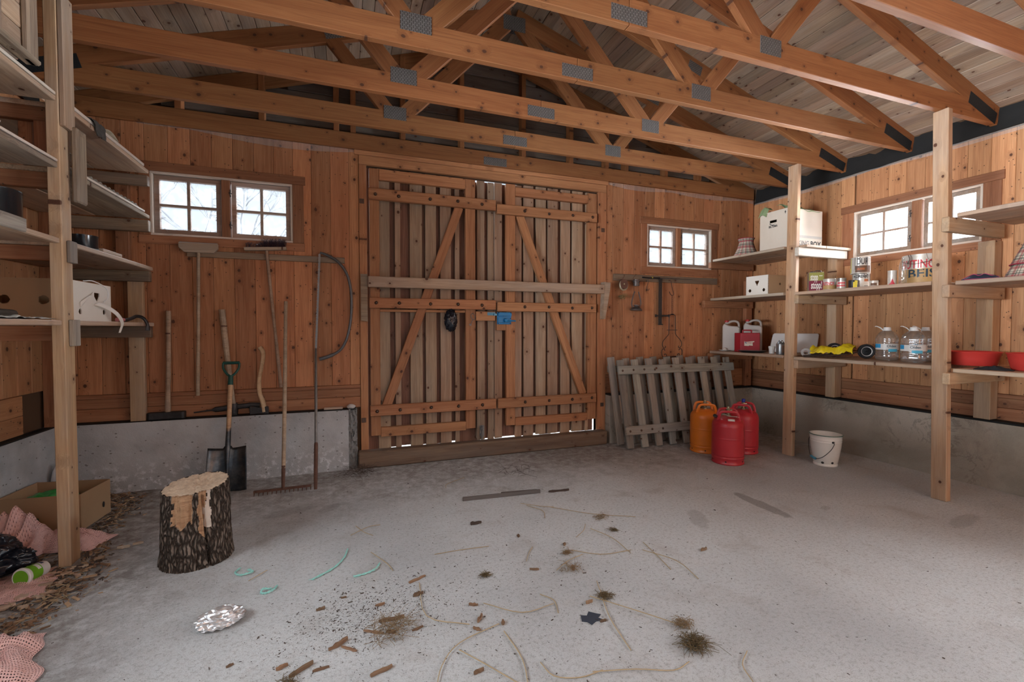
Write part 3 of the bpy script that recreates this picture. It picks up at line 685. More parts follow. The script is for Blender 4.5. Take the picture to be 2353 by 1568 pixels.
# bar across both leaves, in brackets on the posts
for pts, x0 in (([(.137, 1.80), (.197, 1.80), (.197, 1.36), (.137, 1.37)], 0),):
    b = MB(); b.prism(pts, YB - .06, YB - .013, 'y'); o = b.build('bar_bracket', W_SILL, wall_back, False)
b = MB(); b.prism([(2.706, 1.812), (2.787, 1.806), (2.782, 1.73), (2.762, 1.62), (2.722, 1.40), (2.697, 1.40), (2.70, 1.55), (2.708, 1.68)], YB - .09, YB - .013, 'y'); b.build('bar_bracket', W_SHELF, wall_back, False)
bar = thing('locking_bar', 'long pale timber bar lying across both leaves of the barn door', 'door bar', (.2, YB - .075, 1.73), 0)
o = bx('bar', (0, -.025, -.05), (2.505, .025, .05), W_SHELF, bar, 'x', .006); o.rotation_euler.y += 0
# ------------------------------------------------------------------ bare tree outside the left window
M_BARK0 = plain('tree_bark_outside', (.13, .13, .14), .9, 0, .3)
tree = thing('bare_tree', 'bare grey tree standing outside behind the panes of the left window', 'tree', (-1.9, 10.5, -.2))
rt_ = random.Random(11)
tb = MB()
def branch(p, d, l, r, depth):
    q = p; pts = [p]
    for i in range(4):
        d = (d + Vector((rt_.uniform(-.3, .3), rt_.uniform(-.3, .3), rt_.uniform(-.15, .25)))).normalized(); q = q + d * l / 4; pts.append(q)
    tb.tube(pts, [r, r * .85, r * .7, r * .55, r * .4], 5)
    if depth:
        for _ in range(4):
            k = rt_.choice([2, 3, 4]); branch(pts[k], (d + Vector((rt_.uniform(-1, 1), rt_.uniform(-1, 1), rt_.uniform(-.4, .5)))).normalized(), l * .68, r * .5, depth - 1)
branch(Vector((0, 0, 2.2)), Vector((.1, 0, 1)), 1.6, .07, 3)
for dx in (-1, 1): branch(Vector((0, 0, 2.6)), Vector((dx, -.2, .6)), 1.7, .05, 3)
tb.build('branches', M_BARK0, tree)
t = MB(); t.tube([(0, 0, 0), (.03, 0, 1.2), (0, 0, 2.4)], [.16, .12, .08], 10); t.build('trunk', M_BARK0, tree)
# ------------------------------------------------------------------ right-hand shelving
rk = thing('shelving_rack', 'pine shelving rack along the right wall, two floor-to-truss posts in front', 'shelving', (0, 0, 0))
beam('post', (4.248, 3.373, 0), (4.300, 3.397, 2.949), .108, .048, W_POST, rk, (0, 1, 0), .004)
beam('post', (4.222, 2.09, 0), (4.272, 2.165, 2.949), .098, .054, W_POST, rk, (0, 1, 0), .004)
for y0, y1, zt, x0 in ((3.30, 4.41, 2.135, 4.225), (3.444, 4.44, 1.665, 4.225), (3.438, 4.44, 1.02, 4.225), (2.186, 3.316, 1.66, 4.225), (2.17, 3.316, 1.012, 4.225), (.75, 2.04, 2.145, 4.225), (.75, 2.04, 1.648, 4.225), (.75, 2.04, 1.0, 4.225)):
    if zt == 2.135:
        bx('shelf', (4.225, 3.447, zt - .028), (4.60, 4.41, zt), W_SHELF, rk, 'y', .004); bx('shelf', (4.602, 3.27, zt - .028), (4.97, 4.41, zt), W_SHELF, rk, 'y', .004)
        bx('shelf', (4.322, 3.27, zt - .028), (4.60, 3.445, zt), W_SHELF, rk, 'x', .004)
    else:
        bx('shelf', (x0, y0, zt - .03), (4.60, y1, zt), W_SHELF, rk, 'y', .004); bx('shelf', (4.602, y0, zt - .03), (4.965, y1, zt - .001), W_SHELF, rk, 'y', .004)
# bearers: on the wall by the corner, on the near side of each post
for z1, z0 in ((2.106, 2.03), (1.634, 1.55), (.989, .90)): bx('bearer', (4.12 if z1 == 1.634 else 4.21, 4.415, z0), (4.90, 4.463, z1), W_TRIM, rk, 'x', .004)
for z1, z0, w, yy in ((2.106, 2.02, M_PALE, 3.335), (1.629, 1.545, W_POST, 3.331), (.981, .895, W_POST, 3.3255)): bx('bearer', (4.236, yy - .045, z0), (4.945, yy, z1), w, rk, 'x', .005)  # top bearer made paler to carry the light of the window beside it
for z1, z0, yy in ((2.114, 2.008, 2.09), (1.617, 1.525, 2.078), (.969, .885, 2.062)): bx('bearer', (4.14, yy - .047, z0), (4.86, yy, z1), W_POST, rk, 'x', .005)
bx('wall_stud', (4.86, 3.34, .56), (4.965, 3.44, 2.105), W_POST, rk, 'z', .004); bx('wall_stud', (4.86, 2.10, .56), (4.965, 2.205, 2.0), W_POST, rk, 'z', .004)
bx('wall_stud', (4.80, 4.43, .56), (4.90, 4.485, 1.9), W_TRIM, rk, 'z', .004)
bx('wall_block', (4.56, 4.468, .57), (4.79, 4.494, .79), W_WALL, rk, None, .004)
# ------------------------------------------------------------------ left-hand shelving
lk_ = thing('shelving_rack', 'dark old shelving rack along the left wall with sagging boards', 'shelving', (0, 0, 0))
bx('post', (-1.474, 3.125, 0), (-1.418, 3.222, 3.05), W_POST, lk_, 'z', .004)
bx('post_board', (-1.417, 3.128, 2.378), (-1.392, 3.226, 3.08), W_SHELF, lk_, 'z', .004)
bx('post_board', (-1.40, 3.19, 1.992), (-1.368, 3.285, 2.40), W_OLD, lk_, 'z', .008)
bx('post_board', (-1.417, 3.16, 1.20), (-1.392, 3.226, 1.345), W_GREY, lk_, 'z', .004)
bx('post_board', (-1.417, 3.16, 1.655), (-1.396, 3.226, 1.775), W_GREY, lk_, 'z', .004)
bx('wall_post', (-1.615, 4.425, .553), (-1.515, 4.47, 1.72), W_POST, lk_, 'z', .004)
bx('wall_post', (-1.69, 4.44, 1.68), (-1.60, 4.485, 2.6), W_TRIM, lk_, 'z', .004)
for z1, z0 in ((1.312, 1.225), (1.75, 1.667), (2.15, 2.06), (2.50, 2.42)):
    bx('bearer', (-2.04, 4.372, z0), (-1.45, 4.42, z1), W_SILL, lk_, 'x', .004)
    bx('bearer', (-2.04, 3.224, z0 + .004), (-1.475, 3.268, z1), W_TRIM, lk_, 'x', .004)
for zt, mats in ((1.342, W_SHELF), (1.78, W_SHELF), (2.178, W_OLD), (2.528, W_SHELF)):
    for y0, y1 in ((2.42, 3.12), (3.226, 4.372 if zt < 2 else 4.33)):
        a = bx('shelf', (-1.76, y0, zt - .028), (-1.425, y1, zt), mats, lk_, 'y', .004)
        b = bx('shelf', (-2.10, y0, zt - .029), (-1.762, y1, zt - .001), W_SHELF, lk_, 'y', .004)
bx('shelf_lip', (-1.452, 2.42, 2.532), (-1.425, 3.12, 2.548), M_PALE, lk_, 'y', .002)
bx('shelf_lip', (-1.456, 3.228, 2.532), (-1.426, 4.25, 2.552), M_PALE, lk_, 'y', .002)
bx('shelf_lip', (-1.452, 3.228, 2.182), (-1.424, 4.24, 2.196), M_PALE, lk_, 'y', .002)
bx('shelf_lip', (-1.452, 2.42, 2.182), (-1.424, 3.12, 2.196), M_PALE, lk_, 'y', .002)
bx('upright', (-1.66, 3.27, 2.20), (-1.60, 3.32, 2.50), W_TRIM, lk_, 'z'); bx('upright', (-1.575, 3.23, 2.20), (-1.52, 3.27, 2.50), W_TRIM, lk_, 'z')
# ------------------------------------------------------------------ tools along the back wall
def handle(name, pts, r, mat, parent, seg=10, k=6):
    m = MB(); P = smooth_path(pts, k) if len(pts) > 2 else [Vector(p) for p in pts]
    rs = r if not isinstance(r, (list, tuple)) else [r[0] + (r[-1] - r[0]) * i / (len(P) - 1) if len(r) == 2 else r[min(len(r) - 1, round(i * (len(r) - 1) / (len(P) - 1)))] for i in range(len(P))]
    m.tube(P, rs, seg); return m.build(name, mat, parent)
# sledgehammer standing on its head on the plinth
t = thing('sledgehammer', 'sledgehammer standing on its dark head on the concrete ledge, leftmost of the leaning tools', 'hammer', (-1.366, 4.445, .555))
m = MB(); m.prism([(-.14, -.022), (-.125, -.034), (-.03, -.028), (.03, -.028), (.10, -.034), (.118, -.022), (.118, .022), (.10, .034), (.03, .03), (-.03, .03), (-.125, .034), (-.14, .022)], 0.002, .06, 'z'); m.build('head', M_IRON, t, False, bevel=.006)
handle('handle', [(-.003, 0, .03), (-.004, .004, .12), (.002, .018, .45), (.006, .03, .885)], [.025, .021, .0175, .017, .018], W_HANDLE, t)
m = MB(); m.lathe([(.0192, -.006), (.0192, .006)], 14, (.002, .025, .70)); m.build('band', M_RUST, t)
# floor squeegee, head up
t = thing('floor_squeegee', 'grey wooden floor scraper hanging head up in front of the left window', 'squeegee', (-1.138, 4.455, 1.93))
m = MB(); m.prism([(-.136, .03), (-.136, .07), (.142, .07), (.142, .03), (.11, -.006), (-.098, -.006)], -.016, .016, 'y'); m.build('head', W_SHELF, t, False, bevel=.004)
m = MB(); m.box2((-.132, -.004, .071), (.138, .004, .078)); m.build('rubber_blade', plain('grey_rubber', (.30, .29, .27), .8), t, False)
handle('handle', [(0, 0, .0), (-.012, .006, -.6), (-.027, .012, -1.195)], [.0125, .0125, .014], W_HANDLE, t)
# pickaxe
t = thing('pickaxe', 'pickaxe with a long pale handle and a rusty pointed head behind the spade', 'pickaxe', (-.905, 4.455, .556))
m = MB(); m.tube(smooth_path([(-.285, -.01, .04), (-.16, -.004, .052), (-.03, 0, .066), (.03, 0, .07), (.12, 0, .075), (.20, -.004, .07)], 5), [(.006, .005)] * 6 + [(.022, .016)] * 14 + [(.026, .010)] * 6, 8, flat=(0, 0, 1)); m.lathe([(.034, .02), (.036, .05), (.036, .085), (.03, .10)], 14, (0, 0, 0)); m.box2((-.03, -.022, 0), (.03, .022, .045)); m.build('head', M_IRON, t)
handle('handle', [(0, .0, .03), (-.018, .004, .25), (-.05, .008, .6), (-.075, .012, .90)], [.026, .021, .021, .023, .024], W_HANDLE, t)
m = MB(); m.lathe([(.0248, -.005), (.0248, .005)], 14, (-.061, .010, .76)); m.build('band', M_RUST, t)
# spade
t = thing('spade', 'square-bladed spade with dark blade and green plastic grip, leaning on the plinth', 'spade', (-.90, 4.14, 0), (R(-13.5), 0, 0))
BL = plain('blue_black_spade_steel', (.035, .045, .055), .32, .8, .6, 18, .1, dust=(.22, .20, .18), dust_amt=.4)
def sp(u, v):
    w = .135 + .012 * (1 - v); x = (u - .5) * 2 * w; lift = .035 * abs(2 * u - 1) ** 3
    return (x + .004 * math.sin(v * 3), -lift - .012 * math.sin(v * math.pi) + .01 * math.exp(-((u - .5) * 9) ** 2) * -v, .004 + v * .345 - .012 * math.cos((u - .5) * 3) + .03 * (abs(u - .5) < .12) * max(0, v - .8) * 3)
m = MB(); m.grid(24, 16, sp); o = m.build('blade', BL, t); md = o.modifiers.new('solid', 'SOLIDIFY'); md.thickness = .003
m = MB(); m.tube([(0, -.016, .10), (0, -.018, .24), (0, -.012, .34), (0, -.006, .42), (0, -.004, .50)], [(.002, .006), (.01, .016), (.018, .02), (.019, .019), (.018, .018)], 10, flat=(0, 1, 0)); m.build('socket', BL, t)
handle('shaft', [(0, -.005, .47), (0, -.002, .88)], .0175, W_ASH, t, 12)
GG = plain('dark_green_plastic', (.012, .075, .06), .4, 0, .2)
m = MB(); m.tube([(0, -.002, .85), (0, -.002, .93)], [(.021, .021), (.017, .017)], 12)
m.tube(smooth_path([(0, -.002, .92), (.03, -.002, .945), (.056, -.002, .99), (.058, -.002, 1.035)], 5), .0095, 8); m.tube(smooth_path([(0, -.002, .92), (-.03, -.002, .945), (-.056, -.002, .99), (-.058, -.002, 1.035)], 5), .0095, 8)
m.tube([(-.06, -.002, 1.036), (.06, -.002, 1.036)], .013, 10); m.build('grip', GG, t)
# felling axe
t = thing('felling_axe', 'felling axe with curved pale handle standing on its head on the ledge', 'axe', (-.69, 4.416, .556))
m = MB(); m.prism([(.058, .0), (.058, .062), (.045, .066), (-.01, .058), (-.085, .078), (-.088, .04), (-.085, .002), (-.01, .006)], -.0125, .0125, 'y'); m.build('head', M_IRON, t, False, bevel=.004)
handle('handle', [(.028, 0, .02), (.016, 0, .10), (-.01, .004, .19), (-.012, .012, .30), (.008, .02, .42), (.018, .026, .50), (.012, .03, .545), (-.008, .034, .578)], [(.022, .014), (.021, .014), (.019, .013), (.018, .0125), (.018, .0125), (.0185, .013), (.020, .014), (.022, .016)], W_ASH, t, 12)
# broom, bristles up
t = thing('broom', 'broom hanging upside down with worn dark bristles against the left window', 'broom', (-.635, 4.45, 1.96))
m = MB(); m.prism([(-.165, 0), (.155, .022), (.157, .048), (-.167, .026)], -.028, .022, 'y'); m.build('head', W_SHELF, t, False, bevel=.003)
br = MB(); rb_ = random.Random(5)
for i in range(420):
    x = rb_.uniform(-.155, .15); dens = .35 + .65 * (x > -.02)
    if rb_.random() > dens: continue
    y = rb_.uniform(-.022, .016); z0 = .03 + (x + .165) * .068; L = rb_.uniform(.03, .075) * (.6 + .4 * (x > -.02))
    br.tube([(x, y, z0), (x + rb_.gauss(0, .006), y + rb_.gauss(0, .005), z0 + L * .6), (x + rb_.gauss(0, .014), y + rb_.gauss(0, .01), z0 + L)], .0011, 3)
props(br.build('bristles', plain('dark_bristle', (.055, .028, .04), .6, 0, .4, 60), t), kind='stuff')
handle('handle', [(0, 0, .01), (.045, .01, -.55), (.095, .02, -1.185)], [.0125, .0125, .0145], W_HANDLE, t)
# rake
t = thing('garden_rake', 'long-handled garden rake standing teeth down on the floor before the plinth', 'rake', (-.475, 3.965, 0))
M = Euler((R(-16.5), 0, 0)).to_matrix()
m = MB(); m.box((0, 0, .030), (.41, .012, .018))
for i in range(14): m.tube([(-.2 + i * .0308, 0, .026), (-.2 + i * .0308, -.006, .012), (-.2 + i * .0308, -.02, .002)], [.0045, .004, .002], 5)
o = m.build('head', M_RUST, t, False); o.rotation_euler.z = .03
handle('ferrule', [(0, 0, .03), (0, .05, .20)], [.0125, .015], M_RUST, t)
handle('handle', [(0, .045, .18), (-.004, .22, .72), (-.012, .455, 1.53)], [.0155, .0155, .0145], W_HANDLE, t)
# crowbar of iron
t = thing('iron_digging_bar', 'long straight iron digging bar leaning below the bow saw', 'digging bar', (-.238, 3.95, 0))
m = MB(); m.tube([(0, 0, 0), (0, .03, .08), (0, .13, .33), (0, .14, .345)], [(.012, .004), (.015, .010), (.0155, .0155), (.0135, .0135)], 8, flat=(1, 0, 0)); m.build('chisel_end', M_RUST, t, angle=60)
m = MB(); m.tube([(0, .138, .34), (-.006, .30, .72), (-.012, .475, 1.115)], [.0125, .0115, .0105], 10); m.build('shaft', M_STEEL, t)
# bow saw
t = thing('bow_saw', 'large bow saw with curved grey tube frame hanging from the tool rail', 'saw', (-.21, 4.445, 1.965))
P = [(-.208, 1.975), (-.16, 1.962), (-.063, 1.908), (.01, 1.81), (.045, 1.69), (.056, 1.54), (.045, 1.36), (.01, 1.20), (-.045, 1.10), (-.13, 1.048), (-.222, 1.018)]
P3 = [(x + .21, 0, z - 1.965) for x, z in P]
m = MB(); m.tube(smooth_path(P3, 5), [(.007, .010)] * 4 + [(.0125, .0125)] * 40 + [(.013, .016)] * 7, 10, flat=(0, 1, 0)); m.build('frame', plain('grey_painted_tube', (.13, .135, .14), .4, .5, .3, 30), t)
bl = MB(); a, b = Vector((.0, 0, .0)), Vector((-.045, 0, -.965)); d = (b - a).normalized(); sd = Vector((-d.z, 0, d.x)); n = 76
pts = []
for i in range(n + 1):
    q = a + (b - a) * (i / n); pts.append((q + sd * (.008), q - sd * (.006 + (.006 if i % 2 else 0))))
vs = [p + Vector((0, e, 0)) for pr_ in pts for p in pr_ for e in (-.0007, .0007)]
fs = []
for i in range(n):
    k = 4 * i; fs += [(k, k + 4, k + 6, k + 2), (k + 1, k + 3, k + 7, k + 5), (k, k + 1, k + 5, k + 4), (k + 2, k + 6, k + 7, k + 3)]
bl.add(vs, fs); bl.build('blade', M_STEEL, t, False)
# rubble on the plinth
for i, (x, z, r, lab) in enumerate(((.045, .566, (.04, .03, .024), 'pale lump of broken mortar on the end of the ledge beside the door post'),)):
    t = MB(); t.blob((0, 0, r[2] * .7), r, .25, 2.5, 2, i + 3, floor=0); o = t.build('mortar_lump', plain('pale_mortar', (.55, .53, .52), .9, 0, .2, 40, .5), None); o.location = (x, 4.455, .5555); props(o, lab, 'stone')
t = bx('wood_offcut', (-.19, 4.44, .5555), (-.03, 4.48, .575), W_SHELF); props(t, 'short flat wood offcut lying on the concrete ledge near the door', 'wood scrap')
# ------------------------------------------------------------------ things on the right tool rail
def nail(t, p): 
    m = MB(); m.tube([(p[0], .03, p[2]), (p[0], -.03, p[2] + .004)], .0025, 6); m.build('nail', M_IRON, t)
t = thing('cable_reel', 'round brown reel with pale rim hanging at the left end of the hook rail', 'reel', (2.97, 4.435, 1.80))
m = MB(); m.lathe([(.0001, .018), (.055, .016), (.056, .012), (.03, .010), (.03, -.012), (.058, -.016), (.0001, -.02)], 28); o = m.build('disc', plain('brown_reel', (.13, .06, .04), .55, 0, .3), t); o.rotation_euler = (R(90), 0, R(8))
m = MB(); m.lathe([(.050, -.012), (.056, -.014), (.062, -.006), (.062, .006), (.056, .014), (.05, .012)], 28); o = m.build('rim', plain('tarnished_cream_rim', (.46, .39, .27), .45, .2), t); o.rotation_euler = (R(90), 0, R(8)); o.location = (.012, .012, -.012)
m = MB(); m.lathe([(.0001, .004), (.007, .004), (.011, 0)], 12); o = m.build('hub', M_BRASS, t); o.rotation_euler = (R(90), 0, R(8)); o.location = (.0, -.018, .0)
m = MB(); m.tube(smooth_path([(-.005, .01, .06), (.005, .005, .075), (.02, .01, .10), (.03, .035, .105)], 4), .003, 6); m.build('hook', M_RUST, t)
t = thing('storm_lantern', 'old rusty storm lantern hanging open on the hook rail', 'lantern', (3.142, 4.432, 1.50))
LM = plain('tarnished_lantern_metal', (.15, .13, .125), .45, .75, .5, 40, .15)
m = MB(); m.lathe([(.0001, 0), (.066, .0), (.068, .008), (.06, .022), (.045, .034), (.026, .04), (.022, .052), (.036, .056), (.036, .064), (.02, .066), (.0001, .066)], 24); o = m.build('fount', LM, t); o.rotation_euler = (0, R(4), 0); o.location = (0, 0, .0)
m = MB(); m.lathe([(.036, 0), (.037, .01), (.034, .014), (.034, .04), (.04, .044), (.04, .056), (.034, .062), (.034, .072), (.0001, .08)], 20); o = m.build('chimney_cap', LM, t); o.location = (-.0, 0, .285)
m = MB(); m.tube(smooth_path([(-.05, 0, .035), (-.062, 0, .08), (-.05, 0, .14), (-.028, 0, .205), (-.018, 0, .215)], 4), .0075, 8); m.tube(smooth_path([(.045, 0, .04), (.062, 0, .075), (.056, 0, .13), (.036, 0, .20), (.03, 0, .215)], 4), .0075, 8); m.build('side_tube', LM, t)
m = MB(); m.tube([(-.03, 0, .21), (-.034, 0, .26), (-.034, 0, .30)], .0018, 5); m.tube([(.03, 0, .21), (.026, 0, .26), (.032, 0, .30)], .0018, 5); m.tube(smooth_path([(-.038, 0, .335), (-.044, 0, .37), (-.02, .005, .395), (.012, .02, .415), (.02, .045, .42)], 4), .002, 5); m.build('wire_bail', M_RUST, t)
t = thing('wire_hook', 'thin bent wire hook between lantern and black bar', 'hook', (3.318, 4.46, 1.86))
m = MB(); m.tube(smooth_path([(.0, .01, .03), (-.004, -.012, .01), (-.004, -.012, -.03), (-.018, -.012, -.085), (-.012, -.012, -.115), (.004, -.012, -.12), (.016, -.012, -.10)], 5), .0032, 6); m.tube(smooth_path([(-.025, -.008, -.01), (-.032, -.012, -.03), (-.02, -.012, .0)], 4), .002, 5); m.build('wire', M_IRON, t)
t = thing('antenna_rod', 'slim telescopic rod lying along the top of the hook rail', 'rod', (3.24, 4.452, 1.888))
m = MB(); m.tube([(0, 0, 0), (.10, 0, -.006), (.24, 0, 0)], [.010, .008, .011], 8); m.build('grip', M_BLACK, t)
m = MB(); m.tube([(.24, 0, 0), (.50, 0, -.002), (.72, 0, -.004)], [.0065, .005, .003], 8); m.build('rod', M_STEEL, t)
m = MB(); m.lathe([(.010, -.006), (.012, 0), (.010, .006)], 10); o = m.build('clip', plain('yellow_tape', (.55, .45, .05), .5), t); o.location = (.135, 0, .0); o.rotation_euler = (0, R(90), 0)
t = thing('iron_hinge_bar', 'black flat iron bar with a cross-piece hanging on the wall', 'iron bar', (3.495, 4.452, 1.335))
m = MB(); m.box2((-.026, -.004, 0), (.02, .004, .545)); m.box2((-.03, -.012, 0), (.03, .004, .012)); m.box2((-.012, .002, .535), (.008, .045, .548)); m.build('bar', M_IRON, t, False, bevel=.002)
m = MB(); m.box2((-.075, -.010, .10), (.125, -.004, .118)); m.box2((-.08, -.016, .094), (-.06, -.004, .124)); m.box2((.105, -.016, .094), (.125, -.004, .124)); m.build('cross_piece', M_IRON, t, False, bevel=.002)
t = thing('hook_and_chain', 'rusty S-hook with short chain hanging right of the black bar', 'chain', (3.64, 4.443, 1.68))
m = MB(); m.tube(smooth_path([(-.02, .02, .185), (-.012, -.01, .175), (-.004, -.014, .12), (.02, -.014, .04), (.022, -.014, .015), (.0, -.014, .005), (-.025, -.014, .025), (-.038, -.014, .05)], 5), .005, 8); m.build('hook', M_RUST, t)
for i in range(9):
    m = MB(); m.tube([(.006 * math.cos(q), 0, .015 * math.sin(q)) for q in [2 * math.pi * k / 12 for k in range(12)]], .0022, 5, closed=True); o = m.build('chain_link', M_RUST, t); o.location = (.004, -.014, -.006 - i * .0235); o.rotation_euler = (0, 0, R(90) * (i % 2) + .3)
t = thing('wrought_iron_holder', 'black wrought-iron scrollwork holder with a wooden roller hanging from the chain', 'iron holder', (3.648, 4.438, 1.0))
m = MB()
for s in (-1, 1):
    m.tube(smooth_path([(s * .012, -.01, .462), (s * .034, -.01, .452), (s * .044, -.01, .43), (s * .047, -.01, .27), (s * .052, -.01, .225), (s * .085, -.01, .19), (s * .125, -.01, .15), (s * .14, -.01, .115), (s * .135, -.01, .085), (s * .112, -.01, .062), (s * .094, -.01, .072), (s * .098, -.01, .088)], 5), .0042, 6)
    m.tube(smooth_path([(s * .10, -.01, .035), (s * .115, -.01, .05), (s * .13, -.01, .052), (s * .145, -.01, .035), (s * .148, -.01, 0), (s * .138, -.01, -.032), (s * .11, -.01, -.048), (s * .08, -.01, -.038), (s * .085, -.01, -.012), (s * .106, -.01, -.008), (s * .108, -.01, -.024)], 5), .0042, 6)
m.tube([(-.075, -.01, .275), (.075, -.01, .275)], .0035, 6); m.lathe([(.028, 0), (.018, .01), (.004, .014)], 14, (0, -.01, .455)); m.build('scrollwork', M_IRON, t)
handle('roller', [(-.10, -.01, -.045), (.0, -.01, -.045), (.10, -.01, -.045)], [.008, .012, .012, .012, .008], M_RUST, t)
t = thing('dried_flowers', 'small bunch of dried flowers pinned under the reel', 'dried flowers', (2.99, 4.47, 1.655))
m = MB(); rr = random.Random(2)
for i in range(26):
    a = Vector((rr.uniform(-.05, .0), rr.uniform(-.02, .01), rr.uniform(-.015, .015))); b = a + Vector((rr.uniform(.04, .10), rr.uniform(-.01, .01), rr.uniform(-.02, .04)))
    m.tube([a, (a + b) / 2 + Vector((0, 0, rr.uniform(-.008, .008))), b], .0018, 4)
m.build('stems', plain('dry_stem', (.30, .20, .09), .8), t)
m = MB()
for i in range(18): m.blob((rr.uniform(-.06, .02), rr.uniform(-.02, .005), rr.uniform(-.02, .02)), (.008, .006, .006), .4, 3, 1, i)
m.build('flower_heads', plain('dry_flower', (.16, .13, .06), .9), t)
# ------------------------------------------------------------------ on the door
t = thing('plastic_bag', 'small crumpled black plastic bag hanging on the left door leaf', 'bag', (.985, 4.44, 1.46))
def crumple(m, c, rad, seed, amp=.35, freq=3.2, sub=4, floor=None):
    m.blob(c, rad, amp, freq, sub, seed, floor=floor, ridged=True)
M_BAG = plain('shiny_black_plastic_film', (.012, .014, .022), .22, 0, .2, 20, .15, .6)
m = MB(); crumple(m, (0, .02, -.085), (.058, .04, .10), 4, .45, 3.5); m.build('film', M_BAG, t, angle=180)
m = MB(); m.tube([(0, .06, .012), (0, -.012, .016)], .003, 6); m.build('nail', M_IRON, t)
t = thing('key_ring', 'door key on a large steel ring hanging beside the blue lock', 'keys', (1.218, 4.488, 1.415))
m = MB(); m.tube([(.03 * math.cos(q), -.004 + .008 * math.sin(q), .03 * math.sin(q)) for q in [2 * math.pi * k / 24 for k in range(24)]], .0035, 6, closed=True); o = m.build('ring', M_STEEL, t); o.rotation_euler.z = .5
m = MB(); m.tube([(.0, -.006, -.026), (-.024, -.004, -.085)], .0035, 6); m.box((-.027, -.004, -.082), (.022, .003, .016), (0, .4, 0)); m.lathe([(.004, -.002), (.013, -.002), (.013, .002), (.004, .002)], 14, (.004, -.006, -.028)); m.build('key', M_STEEL, t)
m = MB(); m.tube([(0, .014, .034), (0, -.014, .034), (0, -.016, .042)], .002, 6); m.build('nail', M_IRON, t)
# ------------------------------------------------------------------ slatted panels leaning on the back wall
def slat_panel(label, loc, tilt, skew, shift, n=9, seed=0, front=True):
    t = thing('slatted_panel', label, 'slatted panel', loc, (R(-tilt), 0, R(skew)))
    rr = random.Random(seed)
    for i in range(n):
        x = i * .187; top = .968 + rr.uniform(-.012, .008)
        o = beam('slat', (x, 0, 0 + rr.uniform(0, .004)), (x + shift + rr.uniform(-.004, .004), 0, top), .086, .026, W_GREY, t, (1, 0, 0), .005)
    for z0, z1, xo in ((.795, .89, -.055 + shift * .9), (.145, .24, -.055 + shift * .15)):
        if not front:
            bx('rail', (xo + .02, .0145, z0 + .01), (xo + 8 * .187 + .10, .045, z1 - .01), W_GREY, t, 'x', .006); continue
        r0 = bx('rail', (xo, -.045, z0), (xo + 8 * .187 + .12, -.0145, z1), W_GREY, t, 'x', .006)
        for i in range(4):
            m = MB(); m.lathe([(.0001, .006), (.010, .005), (.013, 0), (.013, -.004)], 10); o = m.build('bolt_head', M_BOLT, t); o.location = (xo + .05 + i * .14, -.0455, (z0 + z1) / 2 + rr.uniform(-.01, .01)); o.rotation_euler = (R(90), 0, 0)
    return t
slat_panel('front slatted panel of weathered grey wood, leaning behind the gas bottles', (2.85, 4.10, 0.006), 10.5, 0, -.03, 9, 1)
slat_panel('rear slatted panel of weathered grey wood, leaning between the front panel and the wall', (2.84, 4.27, 0.006), 5, 0, -.08, 9, 2, False)
